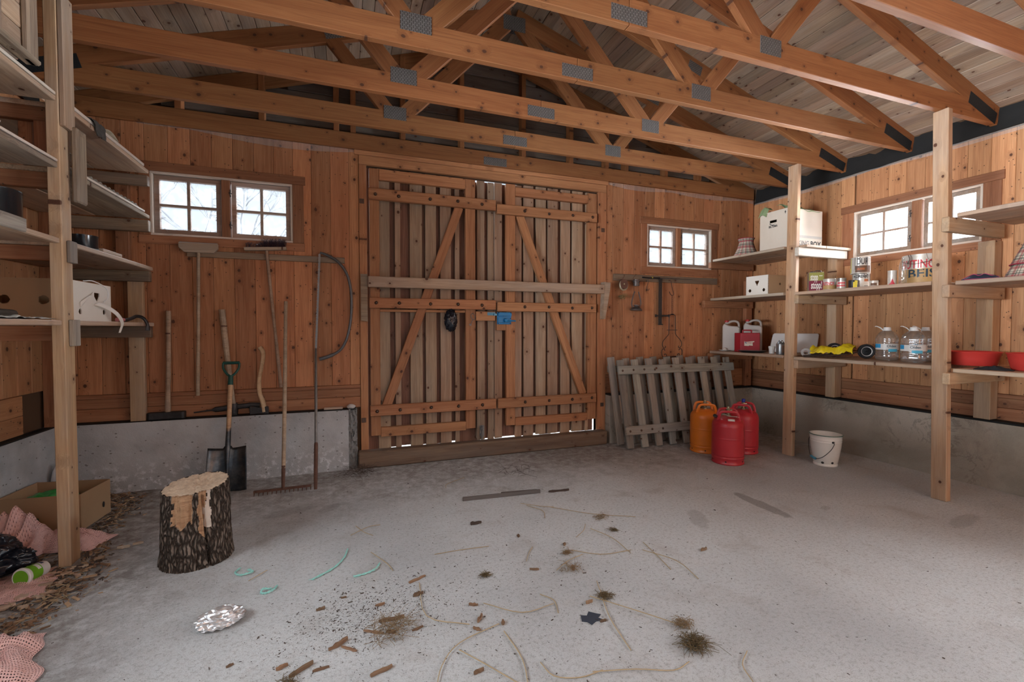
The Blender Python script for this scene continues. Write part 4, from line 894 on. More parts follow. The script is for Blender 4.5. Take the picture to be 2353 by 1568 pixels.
# ------------------------------------------------------------------ gas bottles
def gas_bottle(label, x, y, rz, col, valve_cap=None, tag=False, cap_side=False):
    M = plain(label.split()[0] + '_gas_bottle_paint_' + str(int(x * 100)), col, .38, 0, .14, 9, .03, .5, dust=tuple(min(1, c * 1.15 + .05) for c in col), dust_amt=.28)
    t = thing('gas_bottle', label, 'gas bottle', (x, y, 0), rz, 'gas bottles on the floor'); t.scale = (1, 1, .9)
    m = MB(); m.lathe([(.0001, .06), (.10, .062), (.136, .073), (.145, .088), (.146, .10), (.146, .104), (.146, .262), (.146, .265), (.1475, .270), (.1475, .276), (.146, .281), (.146, .285), (.146, .397), (.146, .40), (.141, .43), (.125, .461), (.095, .482), (.06, .493), (.03, .498), (.0001, .499)], 48); m.build('body', M, t, angle=60)
    m = MB(); m.lathe([(.128, .0), (.141, .0), (.146, .004), (.146, .014), (.142, .02), (.142, .055), (.146, .062), (.147, .075), (.143, .082)], 48); m.build('foot_ring', M, t, angle=60)
    for q in (200, 260, 330):
        h = MB(); h.lathe([(.0001, .002), (.007, .002), (.008, 0)], 10); o = h.build('drain_hole', M_BLACK, t); o.location = (.1425 * math.cos(R(q)), .1425 * math.sin(R(q)), .036); o.rotation_euler = (R(90), 0, R(q + 90))
    for s in (0, 180):
        h = MB(); P = []
        for a in range(0, 181, 15): P.append((.088 * math.cos(R(a)) , -.082, .478 + .085 * min(1, math.sin(R(a)) * 1.35)))
        h.tube(smooth_path([(-.094, -.072, .462), (-.082, -.082, .52), (-.06, -.086, .553), (0, -.088, .558), (.06, -.086, .553), (.082, -.082, .52), (.094, -.072, .462)], 4), [(.005, .0135)] * 25, 8, flat=(0, 1, 0)); o = h.build('carrying_handle', M, t); o.rotation_euler.z = R(s)
    v = MB(); v.lathe([(.026, .495), (.026, .51), (.016, .515), (.016, .545), (.02, .55), (.02, .575), (.013, .58), (.013, .60), (.0001, .602)], 14); v.tube([(0, 0, .56), (.035, 0, .562)], [.011, .010], 10); val = v.build('valve', M_BRASS, t)
    if valve_cap is not None:
        c = MB(); c.lathe([(.017, 0), (.018, .004), (.018, .034), (.015, .04), (.0001, .041)], 16, (0, 0, .578)); c.build('valve_cap', valve_cap, val)
    if cap_side:
        c = MB(); c.lathe([(.0001, .03), (.018, .028), (.019, 0), (.012, -.01), (.0001, -.01)], 14); o = c.build('hanging_cap', M_BLACK, t); o.location = (-.115, -.075, .50); o.rotation_euler = (R(60), R(-30), 0)
    if tag:
        g = MB(); g.grid(8, 2, lambda u, w: (.02 + (u - .5) * .06, -.108 - .022 * w, .487 - .018 * w - .001 * abs(u - .5)))
        o = g.build('sticker', plain('white_sticker', (.62, .60, .58), .5), t); md = o.modifiers.new('s', 'SOLIDIFY'); md.thickness = .0015
        g = MB(); g.grid(10, 2, lambda u, w: (-.07 + u * .16, -.075 + .03 * w - .03 * u, .525 - .02 * u + .004 * math.sin(u * 9)))
        o = g.build('paper_tag', plain('torn_paper_tag', (.58, .55, .52), .7), t); md = o.modifiers.new('s', 'SOLIDIFY'); md.thickness = .001
    return t
gas_bottle('red gas bottle standing in front, dusty, with a white sticker on its shoulder', 3.475, 3.40, R(-42), (.44, .022, .032), None, True, True)
gas_bottle('orange gas bottle standing left of the red ones before the slatted panel', 3.565, 3.80, R(-30), (.72, .19, .015))
gas_bottle('red gas bottle with a blue valve cap, partly hidden behind the front one', 3.925, 3.64, R(-60), (.50, .025, .04), plain('blue_cap', (.02, .03, .25), .4))
# ------------------------------------------------------------------ enamel bucket
t = thing('enamel_bucket', 'white enamel bucket with green rim standing by the shelf post', 'bucket', (4.29, 3.02, 0), R(-52))
EN = plain('white_enamel', (.80, .775, .72), .25, 0, .05, 8, 0, .5, dust=(.62, .56, .47), dust_amt=.3)
m = MB(); m.lathe([(.098, 0), (.100, .014), (.094, .022), (.100, .03), (.122, .17), (.1275, .225), (.129, .228), (.1275, .231), (.1285, .245), (.130, .248), (.1285, .251), (.132, .285), (.136, .290), (.135, .295), (.130, .292), (.126, .25), (.094, .03), (.0001, .026)], 48); m.build('body', EN, t, angle=50)
m = MB(); m.lathe([(.1345, .288), (.1385, .290), (.1375, .2965), (.132, .2965)], 48); m.build('rim', plain('green_enamel_edge', (.10, .17, .13), .3), t)
m = MB(); m.tube(smooth_path([(.055, -.127, .238), (.058, -.135, .22), (.03, -.148, .165), (-.03, -.158, .10), (-.085, -.14, .075), (-.118, -.085, .085), (-.13, -.03, .12), (-.135, .03, .20), (-.128, .06, .24)], 5), .003, 6); m.build('bail', M_IRON, t)
m = MB(); m.tube(smooth_path([(-.082, -.142, .0755), (-.102, -.116, .079), (-.117, -.086, .085)], 4), .0115, 10); m.build('grip', plain('blue_grip', (.06, .25, .36), .4), t)
for q, z in ((-66, .238), (155, .24), (-60, .04), (-105, .035)):
    e = MB(); e.lathe([(.0001, .005), (.008, .004), (.012, 0)], 10); o = e.build('ear' if z > .1 else 'enamel_chip', M_IRON, t); rr_ = .128 if z > .1 else .101
    o.location = (rr_ * math.cos(R(q)), rr_ * math.sin(R(q)), z); o.rotation_euler = (R(90), 0, R(q + 90))
# ------------------------------------------------------------------ chopping block
t = thing('chopping_block', 'rough tree stump chopping block with peeling bark on the floor', 'tree stump', (-.80, 3.01, 0), R(15))
def bark_mat():
    n = NT('stump_bark'); o = n.obj(); x = n.sep(o)
    v = n.voro(n.vmath('MULTIPLY', n.vmath('ADD', o, n.comb(n.math('MULTIPLY', n.noise(o, 12, 3), .05), n.math('MULTIPLY', n.noise(o, 9, 3), .05), 0)), (62, 62, 13)), 1, 'DISTANCE_TO_EDGE')
    e = n.step(v.outputs['Distance'], .0, .30); nz = n.noise(n.vmath('MULTIPLY', o, (60, 60, 20)), 1, 5, .7)
    col = n.mix(e, (.04, .027, .02), n.mix(nz, (.115, .077, .056), (.40, .32, .26)))
    return n.done(n.pbr(col, .9, 0, n.bump(n.math('ADD', e, n.math('MULTIPLY', nz, .5)), 1.0, .02), .2))
M_BARK = bark_mat()
W_BARE = wood('bare_stump_wood', (.50, .30, .17), (.24, .115, .06), kthr=.95, contrast=.25, bump=.4)
W_PALEB = plain('pale_split_wood', (.62, .52, .43), .8, 0, .2, 30, .3)
M_END = plain('sawn_end_grain', (.60, .46, .33), .9, 0, .28, 70, .8, dust=(.36, .24, .16), dust_amt=.5)
NS, NZ = 230, 84; vs, fs, ms = [], [], []
def srad(q, zz):
    h = zz / .42; base = .158 + .012 * (1 - h) + .02 * max(0, .16 - h) * 3
    lump = .008 * mnoise.noise(Vector((math.cos(q) * 1.5, math.sin(q) * 1.5, zz * 2)))
    ridge = mnoise.noise(Vector((math.cos(q) * 15, math.sin(q) * 15, zz * 6))); fine = mnoise.noise(Vector((math.cos(q) * 34, math.sin(q) * 34, zz * 13)))
    return base + lump + .008 * ridge + .005 * fine
def region(q, zz):
    d = math.degrees(q) % 360; w = 6 * mnoise.noise(Vector((d * .1, zz * 14, 2)))
    if 226 + w < d < 262 + w and zz > .245 + .05 * mnoise.noise(Vector((d * .08, 0, 5))): return 1
    if 272 + w < d < 284 + w * .6 and zz > .20 + (d - 272) * -.004: return 1
    if 283 + w < d < 292 + w * .6 and zz > .215: return 2
    return 0
for j in range(NZ + 1):
    zz = .42 * j / NZ
    for i in range(NS):
        q = 2 * math.pi * i / NS; r = srad(q, zz)
        k = region(q, zz)
        if k: r -= .011 + (0 if k == 1 else -.005)
        d = math.degrees(q) % 360
        crack = abs(d - (279 + (.42 - zz) * 22)); 
        if crack < 2.4 and zz < .40: r -= .035 * (1 - crack / 2.6)
        top = .42 + .018 * math.sin(q + 1.0) + .004 * mnoise.noise(Vector((math.cos(q) * 9, math.sin(q) * 9, 3)))
        vs.append((r * math.cos(q), r * math.sin(q), zz * top / .42))
for j in range(NZ):
    for i in range(NS):
        k = (i + 1) % NS; fs.append((j * NS + i, j * NS + k, (j + 1) * NS + k, (j + 1) * NS + i)); ms.append(region(2 * math.pi * (i + .5) / NS, .42 * (j + .5) / NZ))
m = MB(); m.v = vs; m.f = fs; m.m = ms; m.uv = [None] * len(fs); m.build('bark', [M_BARK, W_BARE, W_PALEB], t, angle=180)
m = MB()
def topf(u, v):
    q = 2 * math.pi * v; rr_ = u * (srad(q, .42) - .002); z = .42 + .018 * math.sin(q + 1.0) * u
    x, y = rr_ * math.cos(q), rr_ * math.sin(q)
    z += .008 * mnoise.noise(Vector((x * 30, y * 30, 1))) + .006 * mnoise.noise(Vector((x * 90, y * 90, 1))) - .028 * math.exp(-(((x - .05) / .055) ** 2 + ((y - .02) / .06) ** 2))
    return (x, y, z)
m.grid(34, 230, topf); m.build('sawn_top', M_END, t, angle=180)
# ------------------------------------------------------------------ small things on the floor
FOIL = plain('crumpled_foil', (.86, .86, .87), .30, .85, .06, 60)
m = MB(); m.blob((0, 0, .026), (.088, .062, .036), .30, 4.6, 4, 9, floor=.002, ridged=True); o = m.build('crumpled_foil', FOIL, None, False); o.location = (-.53, 2.285, 0); o.rotation_euler.z = .25; props(o, 'crumpled ball of silver foil lying on the concrete', 'foil')
W_STRIP = wood('dark_wood_strip', (.11, .085, .075), (.055, .042, .037), kthr=.9, grey=(.14, .125, .12), grey_amt=.5)
o = beam('wood_strip', (.815, 3.305, .010), (1.43, 3.262, .010), .036, .018, W_STRIP, None, (0, 0, 1), .003); props(o, 'long dark wooden strip lying on the floor before the door', 'wood strip')
o = beam('wood_strip', (1.13, 3.335, .007), (1.42, 3.30, .007), .02, .012, W_STRIP, None, (0, 0, 1), .002); props(o, 'thinner splintered strip lying right behind the long dark strip', 'wood strip')
def stick(name, lab, cat, pts, r, mat, group=None):
    m = MB(); m.tube(smooth_path(pts, 4), r, 5); o = m.build(name, mat, None); return props(o, lab, cat, group)
M_DARKB = plain('dark_bark_bit', (.065, .045, .035), .9, 0, .5, 40, .6)
M_CHIP = wood('bark_chip', (.27, .165, .095), (.12, .065, .038), kthr=.95, contrast=.3, var=.4)
def chip(name, lab, cat, x, y, l, w, h, rz, mat=None, group=None, seed=0):
    rr_ = random.Random(seed); m = MB(); n = 5
    top = [((i / n - .5) * l, (.5 + rr_.uniform(-.3, .15)) * w * math.sin(math.pi * (i + .35) / (n + .7)) ** .5) for i in range(n + 1)]
    bot = [((i / n - .5) * l, -(.5 + rr_.uniform(-.3, .15)) * w * math.sin(math.pi * (i + .35) / (n + .7)) ** .5) for i in range(n, -1, -1)]
    m.prism(top + bot, 0, h, 'z')
    m.v = [(a, b, c + (.25 * h if c > 0 else 0) * rr_.uniform(-1, 1) + .12 * l * (a / l) ** 2 * .3) for a, b, c in m.v]
    o = m.build(name, mat or M_CHIP, None, False); o.location = (x, y, .0008); o.rotation_euler = (0, 0, rz); return props(o, lab, cat, group)
chip('bark_strip', 'short black bark strip lying right of the long dark strip', 'bark', 1.58, 3.235, .17, .026, .014, -.1, M_DARKB, seed=1)
chip('bark_bit', 'small black bark bit on the floor below the long strip', 'bark', .80, 2.88, .075, .022, .016, .1, M_DARKB, seed=2)
CH = 'brown bark chip lying among straw on the foreground concrete'
P2 = [(.335, 2.34, .115, .028, .45), (.14, 2.18, .05, .016, .1), (.18, 2.05, .13, .018, -.05), (.10, 1.99, .11, .016, -.55), (.17, 1.965, .05, .02, -.5), (-.04, 1.96, .10, .02, .6), (.0, 1.92, .09, .018, -.7), (-.24, 1.90, .05, .02, .4), (-.17, 1.86, .11, .022, .55), (-.10, 1.84, .07, .016, .1), (.115, 1.75, .10, .022, .3), (1.955, 2.08, .06, .022, .2), (.52, 1.86, .045, .02, -.8), (.64, 1.86, .035, .02, 1.3), (1.07, 1.86, .045, .014, .1), (1.06, 1.72, .04, .018, .1), (.55, 2.03, .05, .02, -.5), (.46, 1.62, .05, .012, .2), (.28, 1.95, .06, .018, .3), (-.12, 2.24, .045, .02, .3), (1.14, 2.16, .05, .026, 1.1), (1.0, 2.62, .045, .024, 1.2), (1.22, 2.42, .04, .02, .9), (.55, 1.92, .06, .016, .9), (-.02, 2.3, .03, .012, 0), (.94, 2.22, .06, .014, -.4), (.32, 2.20, .06, .02, .2), (-.43, 1.98, .03, .014, .5)]
for i, (x, y, l, w, rz) in enumerate(P2): chip('bark_chip', CH, 'bark', x, y, l * .85, w * .8, .006 + .003 * (i % 3), rz, None, 'bark chips on the floor', i + 10)
M_STRAW = plain('dry_straw', (.42, .315, .185), .7, 0, .3, 12)
SL = 'thin dry straw stalk lying on the concrete floor'
import itertools
ST = [((.47, 2.56), (.61, 2.57), (.78, 2.55)), ((.93, 2.31), (.99, 2.40), (1.03, 2.46)), ((1.33, 2.47), (1.42, 2.54), (1.48, 2.62)), ((1.47, 2.55), (1.53, 2.38), (1.53, 2.20)), ((1.06, 1.52), (1.09, 1.72), (1.16, 1.92)), ((1.16, 1.92), (1.18, 1.95), (1.19, 2.0)), ((.50, 1.90), (.33, 2.02), (.34, 2.30)), ((.60, 1.46), (.64, 1.62), (.62, 1.80)), ((.29, 1.58), (.33, 1.70), (.43, 1.80), (.62, 1.86)), ((.42, 1.76), (.50, 1.64), (.60, 1.50)), ((.86, 1.47), (1.02, 1.42), (1.16, 1.38), (1.24, 1.385)), ((1.10, 1.90), (1.24, 1.72), (1.37, 1.56)), ((1.22, 2.34), (1.36, 2.24), (1.55, 2.22)), ((1.05, 2.17), (1.15, 2.24), (1.26, 2.27)), ((1.68, 2.28), (1.66, 2.12), (1.62, 1.96)), ((1.62, 2.2), (1.72, 2.02), (1.70, 1.84)), ((.60, 2.02), (.74, 1.90), (.90, 1.90)), ((.12, 2.72), (.20, 2.55), (.22, 2.46)), ((.05, 3.1), (.10, 3.0), (.15, 2.92)), ((.02, 2.98), (.12, 3.06), (.2, 3.07)), ((1.23, 3.05), (1.3, 2.92), (1.27, 2.80)), ((1.2, 3.1), (1.32, 3.0), (1.4, 2.95)), ((.75, 3.6), (.78, 3.7), (.95, 3.8)), ((1.5, 1.35), (1.42, 1.30), (1.38, 1.22)), ((.7, 1.58), (.72, 1.50), (.80, 1.46), (.90, 1.46)), ((1.38, 2.96), (1.6, 2.75), (1.85, 2.6)), ((-.48, 2.62), (-.44, 2.66), (-.40, 2.70)), ((.88, 2.0), (.92, 1.93), (.90, 1.84))]
rs_ = random.Random(8)
for pts in ST:
    P = [(x + rs_.uniform(-.006, .006), y + rs_.uniform(-.006, .006), .003 + rs_.uniform(0, .006)) for x, y in pts]
    stick('straw_stalk', SL, 'straw', P, .0021, M_STRAW, 'straw stalks on the floor')
def tuft(lab, x, y, r, n, seed, mat, name='hay_tuft'):
    rr_ = random.Random(seed); m = MB()
    for _ in range(n):
        a = rr_.uniform(0, 6.28); d = r * rr_.random() ** .7; p = Vector((d * math.cos(a), d * math.sin(a) * .8, rr_.uniform(.002, r * .5)))
        q = p + Vector((rr_.gauss(0, r * .6), rr_.gauss(0, r * .6), rr_.gauss(0, r * .2))); q.z = max(.002, q.z)
        mid = (p + q) / 2 + Vector((rr_.gauss(0, r * .2), rr_.gauss(0, r * .2), r * .15)); m.tube([p, mid, q], .0009, 3)
    o = m.build(name, mat, None); o.location = (x, y, 0); return props(o, lab, 'hay', None)
M_HAY = plain('brown_hay', (.22, .145, .075), .9, 0, .5, 40); M_MOSS = plain('brown_moss', (.125, .085, .04), .9, 0, .5, 40)
tuft('larger of two dark hay clumps at the bottom right of the litter', 1.325, 1.455, .05, 260, 1, M_MOSS); tuft('smaller hay clump just behind the dark clump at the lower right', 1.375, 1.575, .035, 110, 2, M_HAY)
tuft('mossy hay tuft above the dark blue film scrap', 1.165, 1.875, .03, 130, 3, M_MOSS); tuft('round brown hay tuft in the middle of the floor', .675, 2.255, .022, 130, 4, M_MOSS)
tuft('loose pale hay spread left of the middle of the foreground', .17, 1.97, .085, 120, 5, M_HAY); tuft('small hay tuft among straw right of the middle', 1.185, 2.32, .025, 90, 6, M_HAY)
tuft('small dark tuft right of the straw, far side of the litter', 1.60, 2.48, .024, 90, 7, M_MOSS); tuft('thin hay wisp farthest from the camera among the litter', 1.62, 2.68, .038, 60, 8, M_HAY)
tuft('thin hay wisp lying along the long straw', 1.12, 2.15, .055, 50, 9, M_HAY); tuft('brown tuft at the bottom left among bark chips', -.205, 1.80, .035, 70, 10, M_MOSS); tuft('thin dark twigs scattered before the barn door', 1.42, 3.75, .12, 30, 11, M_DARKB)
tuft('dark litter heaped at the foot of the left door post', .12, 4.22, .12, 90, 12, M_DARKB)
M_TWINE = plain('turquoise_twine', (.30, .62, .56), .7, 0, .25, 120, .5)
def twine(lab, pts, r=.0048):
    m = MB(); P = smooth_path(pts, 6)
    for ph in (0, math.pi):
        q = [p + Vector((.0022 * math.cos(i * 1.1 + ph), .0022 * math.sin(i * 1.1 + ph), .0022 * math.sin(i * 1.1 + ph))) for i, p in enumerate(P)]
        m.tube(q, r * .62, 5)
    for i in range(7): m.tube([P[-1], P[-1] + Vector((random.gauss(0, .008), random.gauss(0, .008), random.uniform(0, .006)))], .0012, 3)
    o = m.build('twine_piece', M_TWINE, None); return props(o, lab, 'twine')
Z5 = .006
twine('turquoise twine end curled beside the stump', [(-.545, 2.775, Z5), (-.56, 2.73, Z5), (-.53, 2.695, Z5), (-.49, 2.69, .012), (-.475, 2.715, Z5), (-.50, 2.725, .012)])
twine('turquoise twine piece looped, nearest to the foil', [(-.335, 2.52, Z5), (-.345, 2.485, .008), (-.375, 2.465, Z5), (-.40, 2.475, Z5), (-.395, 2.50, .012), (-.365, 2.50, Z5)])
twine('longest turquoise twine piece on the floor', [(.0, 2.80, Z5), (-.02, 2.70, Z5), (-.075, 2.60, Z5), (-.172, 2.52, Z5)])
twine('short turquoise twine piece right of the longest one', [(.165, 2.57, Z5), (.14, 2.51, .01), (.09, 2.485, Z5), (.03, 2.475, Z5)])
m = MB(); m.prism([(-.05, -.01), (-.035, .03), (-.01, .018), (.012, .042), (.035, .02), (.055, .005), (.03, -.012), (.05, -.035), (.01, -.03), (-.02, -.045), (-.03, -.02)], 0, .002, 'z'); o = m.build('plastic_scrap', plain('blue_grey_film', (.035, .045, .065), .5), None, False); o.location = (1.02, 1.76, .0008); props(o, 'ragged dark blue plastic scrap stuck flat on the floor', 'plastic scrap')
# crumbs nobody could count
cr = MB(); rc = random.Random(21)
for _ in range(6500):
    k = rc.random()
    if k < .45: x, y = rc.gauss(.10, .2), rc.gauss(2.12, .15)
    elif k < .7: x, y = rc.gauss(.9, .5), rc.gauss(2.1, .4)
    else: x, y = rc.uniform(-1.2, 3.5), rc.uniform(1.0, 4.3)
    s = min(.005, math.exp(rc.gauss(math.log(.0011), .5))); cr.box((x, y, s * .4), (s * rc.uniform(1, 4.5), s * rc.uniform(.5, 1), s * .7), (rc.uniform(-.2, .2), rc.uniform(-.2, .2), rc.uniform(0, 3)))
props(cr.build('crumbs', M_DARKB, None, False), kind='stuff', label='fine dark crumbs of bark and soil strewn over the floor', cat='debris')
# ------------------------------------------------------------------ things on the right-hand shelves
def toward_cam(x, y): return math.atan2(-y, -x) + math.pi / 2        # turns a thing's local -Y to the middle of the room
M_CARD = plain('brown_cardboard', (.36, .225, .125), .85, 0, .08, 6)
M_CARDW = plain('cream_cardboard', (.66, .58, .49), .8, 0, .05, 5, dust=(.55, .44, .34), dust_amt=.3)
M_CARDB = plain('white_box_board', (.74, .69, .62), .8, 0, .05, 6)
M_INK = plain('black_ink', (.03, .03, .032), .8)
M_INKG = plain('grey_ink', (.22, .22, .22), .8)
M_GREEN = plain('sage_green_canvas', (.25, .33, .17), .9, 0, .15, 14, .1)
t = thing('packing_box', 'tall white cardboard removal box with black lettering and green canvas on the top shelf', 'box', (4.29, 3.456, 2.136))
b = MB(); W, D_, Hh = .50, .335, .405; th = .006
b.box2((0, 0, 0), (W, th, Hh)); b.box2((0, D_ - th, 0), (W, D_, Hh)); b.box2((W - th, th, 0), (W, D_ - th, Hh)); b.box2((th, th, 0), (W - th, D_ - th, th))
# left end with a hand hole
for y0, y1, z0, z1 in rects(th, D_ - th, 0, Hh, [(.13, .215, .285, .312)]): b.box2((0, y0, z0), (th, y1, z1))
b.build('carton', M_CARDW, t, False)
fl = lambda x, y: (-.0012, .172 - x, .245 + y)
lettering('printed_name', 'BILTEMA', .036, M_INK, t, fl, .0012, .105, .9)
m = MB(); m.add([(-.0012, .215 - u * .085, .285 - .022 * math.sin(math.pi * min(1, u * 1.05)) - (0 if k else .010 * (1 - u))) for u in [i / 10 for i in range(11)] for k in (0, 1)], [(2 * i, 2 * i + 2, 2 * i + 3, 2 * i + 1) for i in range(10)]); m.build('printed_arc', M_INK, t, False)
lettering('printed_title', 'PACKING', .074, M_INKG, t, lambda x, y: (.165 + x, -.0012, .05 + y), .001, .285); lettering('printed_title', 'BOX', .074, M_INK, t, lambda x, y: (.405 + x, -.0012, .05 + y), .0022, .155)
m = MB(); m.box2((.06, -.0012, .108), (W, -.0003, .135)); m.build('printed_band', plain('pale_grey_ink', (.47, .44, .40), .8), t, False)
m = MB(); m.add([(-.0012, .04, .365), (-.0012, .02, .365), (-.0012, .03, .385)], [(0, 1, 2)]); m.box2((-.0012, .027, .352), (-.0004, .033, .365)); m.build('printed_mark', M_INK, t, False)
m = MB(); m.grid(14, 14, lambda u, v: (.01 + u * (W - .02), .02 + v * (D_ - .04), Hh - .03 + .045 * mnoise.noise(Vector((u * 3, v * 3, 1))) + .03 * math.sin(u * 3.1)))
m.build('canvas_filling', M_GREEN, t)
m = MB(); m.grid(12, 12, lambda u, v: (-.02 + .10 * u + .012 * mnoise.noise(Vector((u * 4, v * 4, 2))), D_ - .09 + .10 * v, Hh - .045 + .085 * min(1, u * 2.4) + .03 * math.sin(v * 3) + .012 * mnoise.noise(Vector((u * 5, v * 5, 7))))); o = m.build('canvas_flap', M_GREEN, t); md = o.modifiers.new('s', 'SOLIDIFY'); md.thickness = .003
m = MB(); m.grid(14, 10, lambda u, v: (.02 + .44 * u, -.008 + .16 * v, Hh + .002 + .055 * math.sin(v * 1.6) + .03 * mnoise.noise(Vector((u * 4, v * 3, 5))) - .015 * u)); o = m.build('canvas_flap', M_GREEN, t); md = o.modifiers.new('s', 'SOLIDIFY'); md.thickness = .003
m = MB(); m.grid(6, 6, lambda u, v: (.19 + .09 * u, .05 + .06 * v, Hh + .03 + .07 * (1 - abs(2 * u - 1)) * v)); o = m.build('canvas_flap', M_GREEN, t); md = o.modifiers.new('s', 'SOLIDIFY'); md.thickness = .003
m = MB(); m.tube([(.30, .12, Hh + .03), (.40, .17, Hh + .125)], .006, 6); m.build('tent_peg', M_IRON, t)
# plaid lampshades
def plaid():
    n = NT('red_plaid_pleated_cloth'); s = n.sep(n.uv()); u = n.math('FRACT', n.math('MULTIPLY', s[0], 15)); v = n.math('FRACT', n.math('MULTIPLY', s[1], 3.1))
    def band(x, a, b): return n.math('MULTIPLY', n.math('GREATER_THAN', x, a), n.math('LESS_THAN', x, b))
    col = n.mix(0, (.62, .55, .44), (.62, .55, .44))
    for x, c in ((u, (.34, .035, .05)), (v, (.34, .035, .05))): col = n.mix(n.math('MULTIPLY', band(x, .05, .34), .62), col, c)
    for x, c in ((u, (.03, .04, .04)), (v, (.03, .04, .04))): col = n.mix(n.math('MULTIPLY', band(x, .40, .58), .6), col, c)
    for x in (u, v): col = n.mix(n.math('MULTIPLY', band(x, .72, .79), .7), col, (.04, .05, .05))
    return n.done(n.pbr(col, .9, spec=.2))
M_PLAID = plaid(); M_REDTRIM = plain('dark_red_trim', (.30, .02, .045), .8)
def shade(name, label, x, y, z, prof, trims, n=40):
    t = thing(name, label, 'lampshade', (x, y, z), 0, None)
    m = MB(); m.lathe(prof, n * 2, jit=lambda q, i, r, zz: (.0028 * (1 if round(q / (math.pi / n)) % 2 else -1) * (r / prof[0][0]), 0)); o = m.build('pleated_cloth', M_PLAID, t, angle=180); md = o.modifiers.new('s', 'SOLIDIFY'); md.thickness = .0012
    for r, zz in trims:
        m = MB(); m.tube([(r * math.cos(q), r * math.sin(q), zz) for q in [2 * math.pi * k / 48 for k in range(48)]], .0042, 6, closed=True); m.build('trim_band', M_REDTRIM, t)
    return t
shade('lampshade', 'small red plaid lampshade standing left of the white removal box', 4.47, 4.14, 2.136, [(.145, .0), (.118, .05), (.096, .10), (.082, .15), (.074, .18), (.083, .205), (.088, .218)], [(.076, .182), (.088, .218)])
shade('lampshade', 'lower plaid lampshade of the stacked pair at the right end of the shelf', 4.52, 1.70, 1.651, [(.185, .0), (.16, .06), (.135, .12), (.11, .18)], [(.187, .003)])
shade('lampshade', 'upper plaid lampshade with red trim stacked over another one', 4.52, 1.70, 1.744, [(.155, .0), (.13, .06), (.105, .12), (.082, .18), (.066, .215)], [(.158, .002), (.067, .215)])
# low fruit carton
def fruit_box(name, label, loc, rot, size, end_mat, side_mat, heart_end=True):
    L, W, H = size; t = thing(name, label, 'box', loc, rot); th = .006
    def poly_hole_wall(nm, along, mat, holes, place, length):
        # wall with round holes: plates between, hole rings as octagon cut rows
        m = MB(); N = 120; K = 54
        def inside(a, z):
            for h in holes:
                if h[0] == 'o' and ((a - h[1]) ** 2 + (z - h[2]) ** 2) < h[3] ** 2: return True
                if h[0] == 'h' and abs(a - h[1]) < h[3] * max(.15, min(1, (z - h[2] + .035) / .05)) and -.035 < z - h[2] < .022: return True
            return False
        for i in range(N):
            run = None
            for k in range(K + 1):
                a0, a1 = i * length / N, (i + 1) * length / N
                solid = k < K and not inside((a0 + a1) / 2, (k + .5) * H / K)
                if solid and run is None: run = k
                if not solid and run is not None:
                    z0, z1 = run * H / K, k * H / K; p, q = place(a0, z0), place(a1, z1); m.box2(p, q); run = None
        return m.build(nm, mat, t, False)
    e = th
    for y0, hs in ((0, [('o', L * .40, H * .56, .014), ('o', L * .74, H * .55, .015)]), (W - e, [])):
        flag = [0]
        def pl(a, z, y0=y0): flag[0] ^= 1; return (a, y0 if flag[0] else y0 + e, z)
        poly_hole_wall('side_panel', 'x', side_mat, hs, pl, L)
    for x0, hs in ((0, [('h', W * .5, H * .64, .026), ('o', W * .2, H * .25, .017), ('o', W * .82, H * .25, .018)]), (L - e, [])):
        flag = [0]
        def pl(a, z, x0=x0): flag[0] ^= 1; return (x0 if flag[0] else x0 + e, a, z)
        poly_hole_wall('end_panel', 'y', end_mat if x0 == 0 else side_mat, hs, pl, W)
    m = MB(); m.box2((e, e, 0), (L - e, W - e, .004)); m.build('bottom', side_mat, t, False)
    return t
fruit_box('fruit_carton', 'open low fruit carton with white end and brown side on the middle shelf', (4.32, 3.70, 1.666), R(3), (.46, .28, .215), M_CARDB, M_CARD)
# jerrycans and the rest of the corner shelf
def jerry(label, x, y, rz, mat, w=.20, d=.15, h=.33):
    t = thing('jerrycan', label, 'jerrycan', (x, y, 1.021), rz)
    m = MB(); prof = [(-w / 2, 0), (w / 2, 0), (w / 2, h * .80), (w / 2 - .02, h * .93), (w / 2 - .05, h), (.0, h), (-.012, h * .93), (-.03, h * .90), (-.05, h * .93), (-.062, h * .97), (-w / 2 + .012, h * .93), (-w / 2, h * .83)]
    # body under the handle, handle bridge, neck
    m.prism([(-w / 2, 0), (w / 2, 0), (w / 2, h * .78), (w / 2 - .03, h * .82), (-.02, h * .84), (-w / 2 + .02, h * .92), (-w / 2, h * .82)], -d / 2, d / 2, 'y'); m.build('body', mat, t, False, bevel=.012)
    m = MB(); m.tube(smooth_path([(w / 2 - .014, 0, h * .78), (w / 2 - .02, 0, h * .92), (w / 2 - .05, 0, h * .985), (-.0, 0, h * .985), (-.04, 0, h * .93)], 5), [(.017, .014)] * 30, 10, flat=(0, 1, 0)); m.build('carrying_handle', mat, t)
    m = MB(); m.lathe([(.02, 0), (.02, .02)], 16, (-w / 2 + .04, 0, h * .90)); m.build('neck', mat, t)
    m = MB(); m.lathe([(.023, 0), (.024, .004), (.024, .02), (.021, .024), (.0001, .024)], 18, (-w / 2 + .04, 0, h * .955)); m.build('screw_cap', plain('red_screw_cap', (.45, .03, .03), .45), t)
    return t
M_HDPE = plain('milky_plastic_can', (.50, .455, .42), .45, 0, .06, 10)
jerry('left of two milky white jerrycans with red caps in the shelf corner', 4.43, 4.30, toward_cam(4.43, 4.30) - .12, M_HDPE, .19, .14, .365)
jerry('right of two milky white jerrycans, standing behind the red case', 4.63, 4.17, toward_cam(4.63, 4.17) - .05, M_HDPE, .20, .13, .375)
M_RED = plain('dark_red_plastic', (.34, .018, .028), .42, 0, .12, 8)
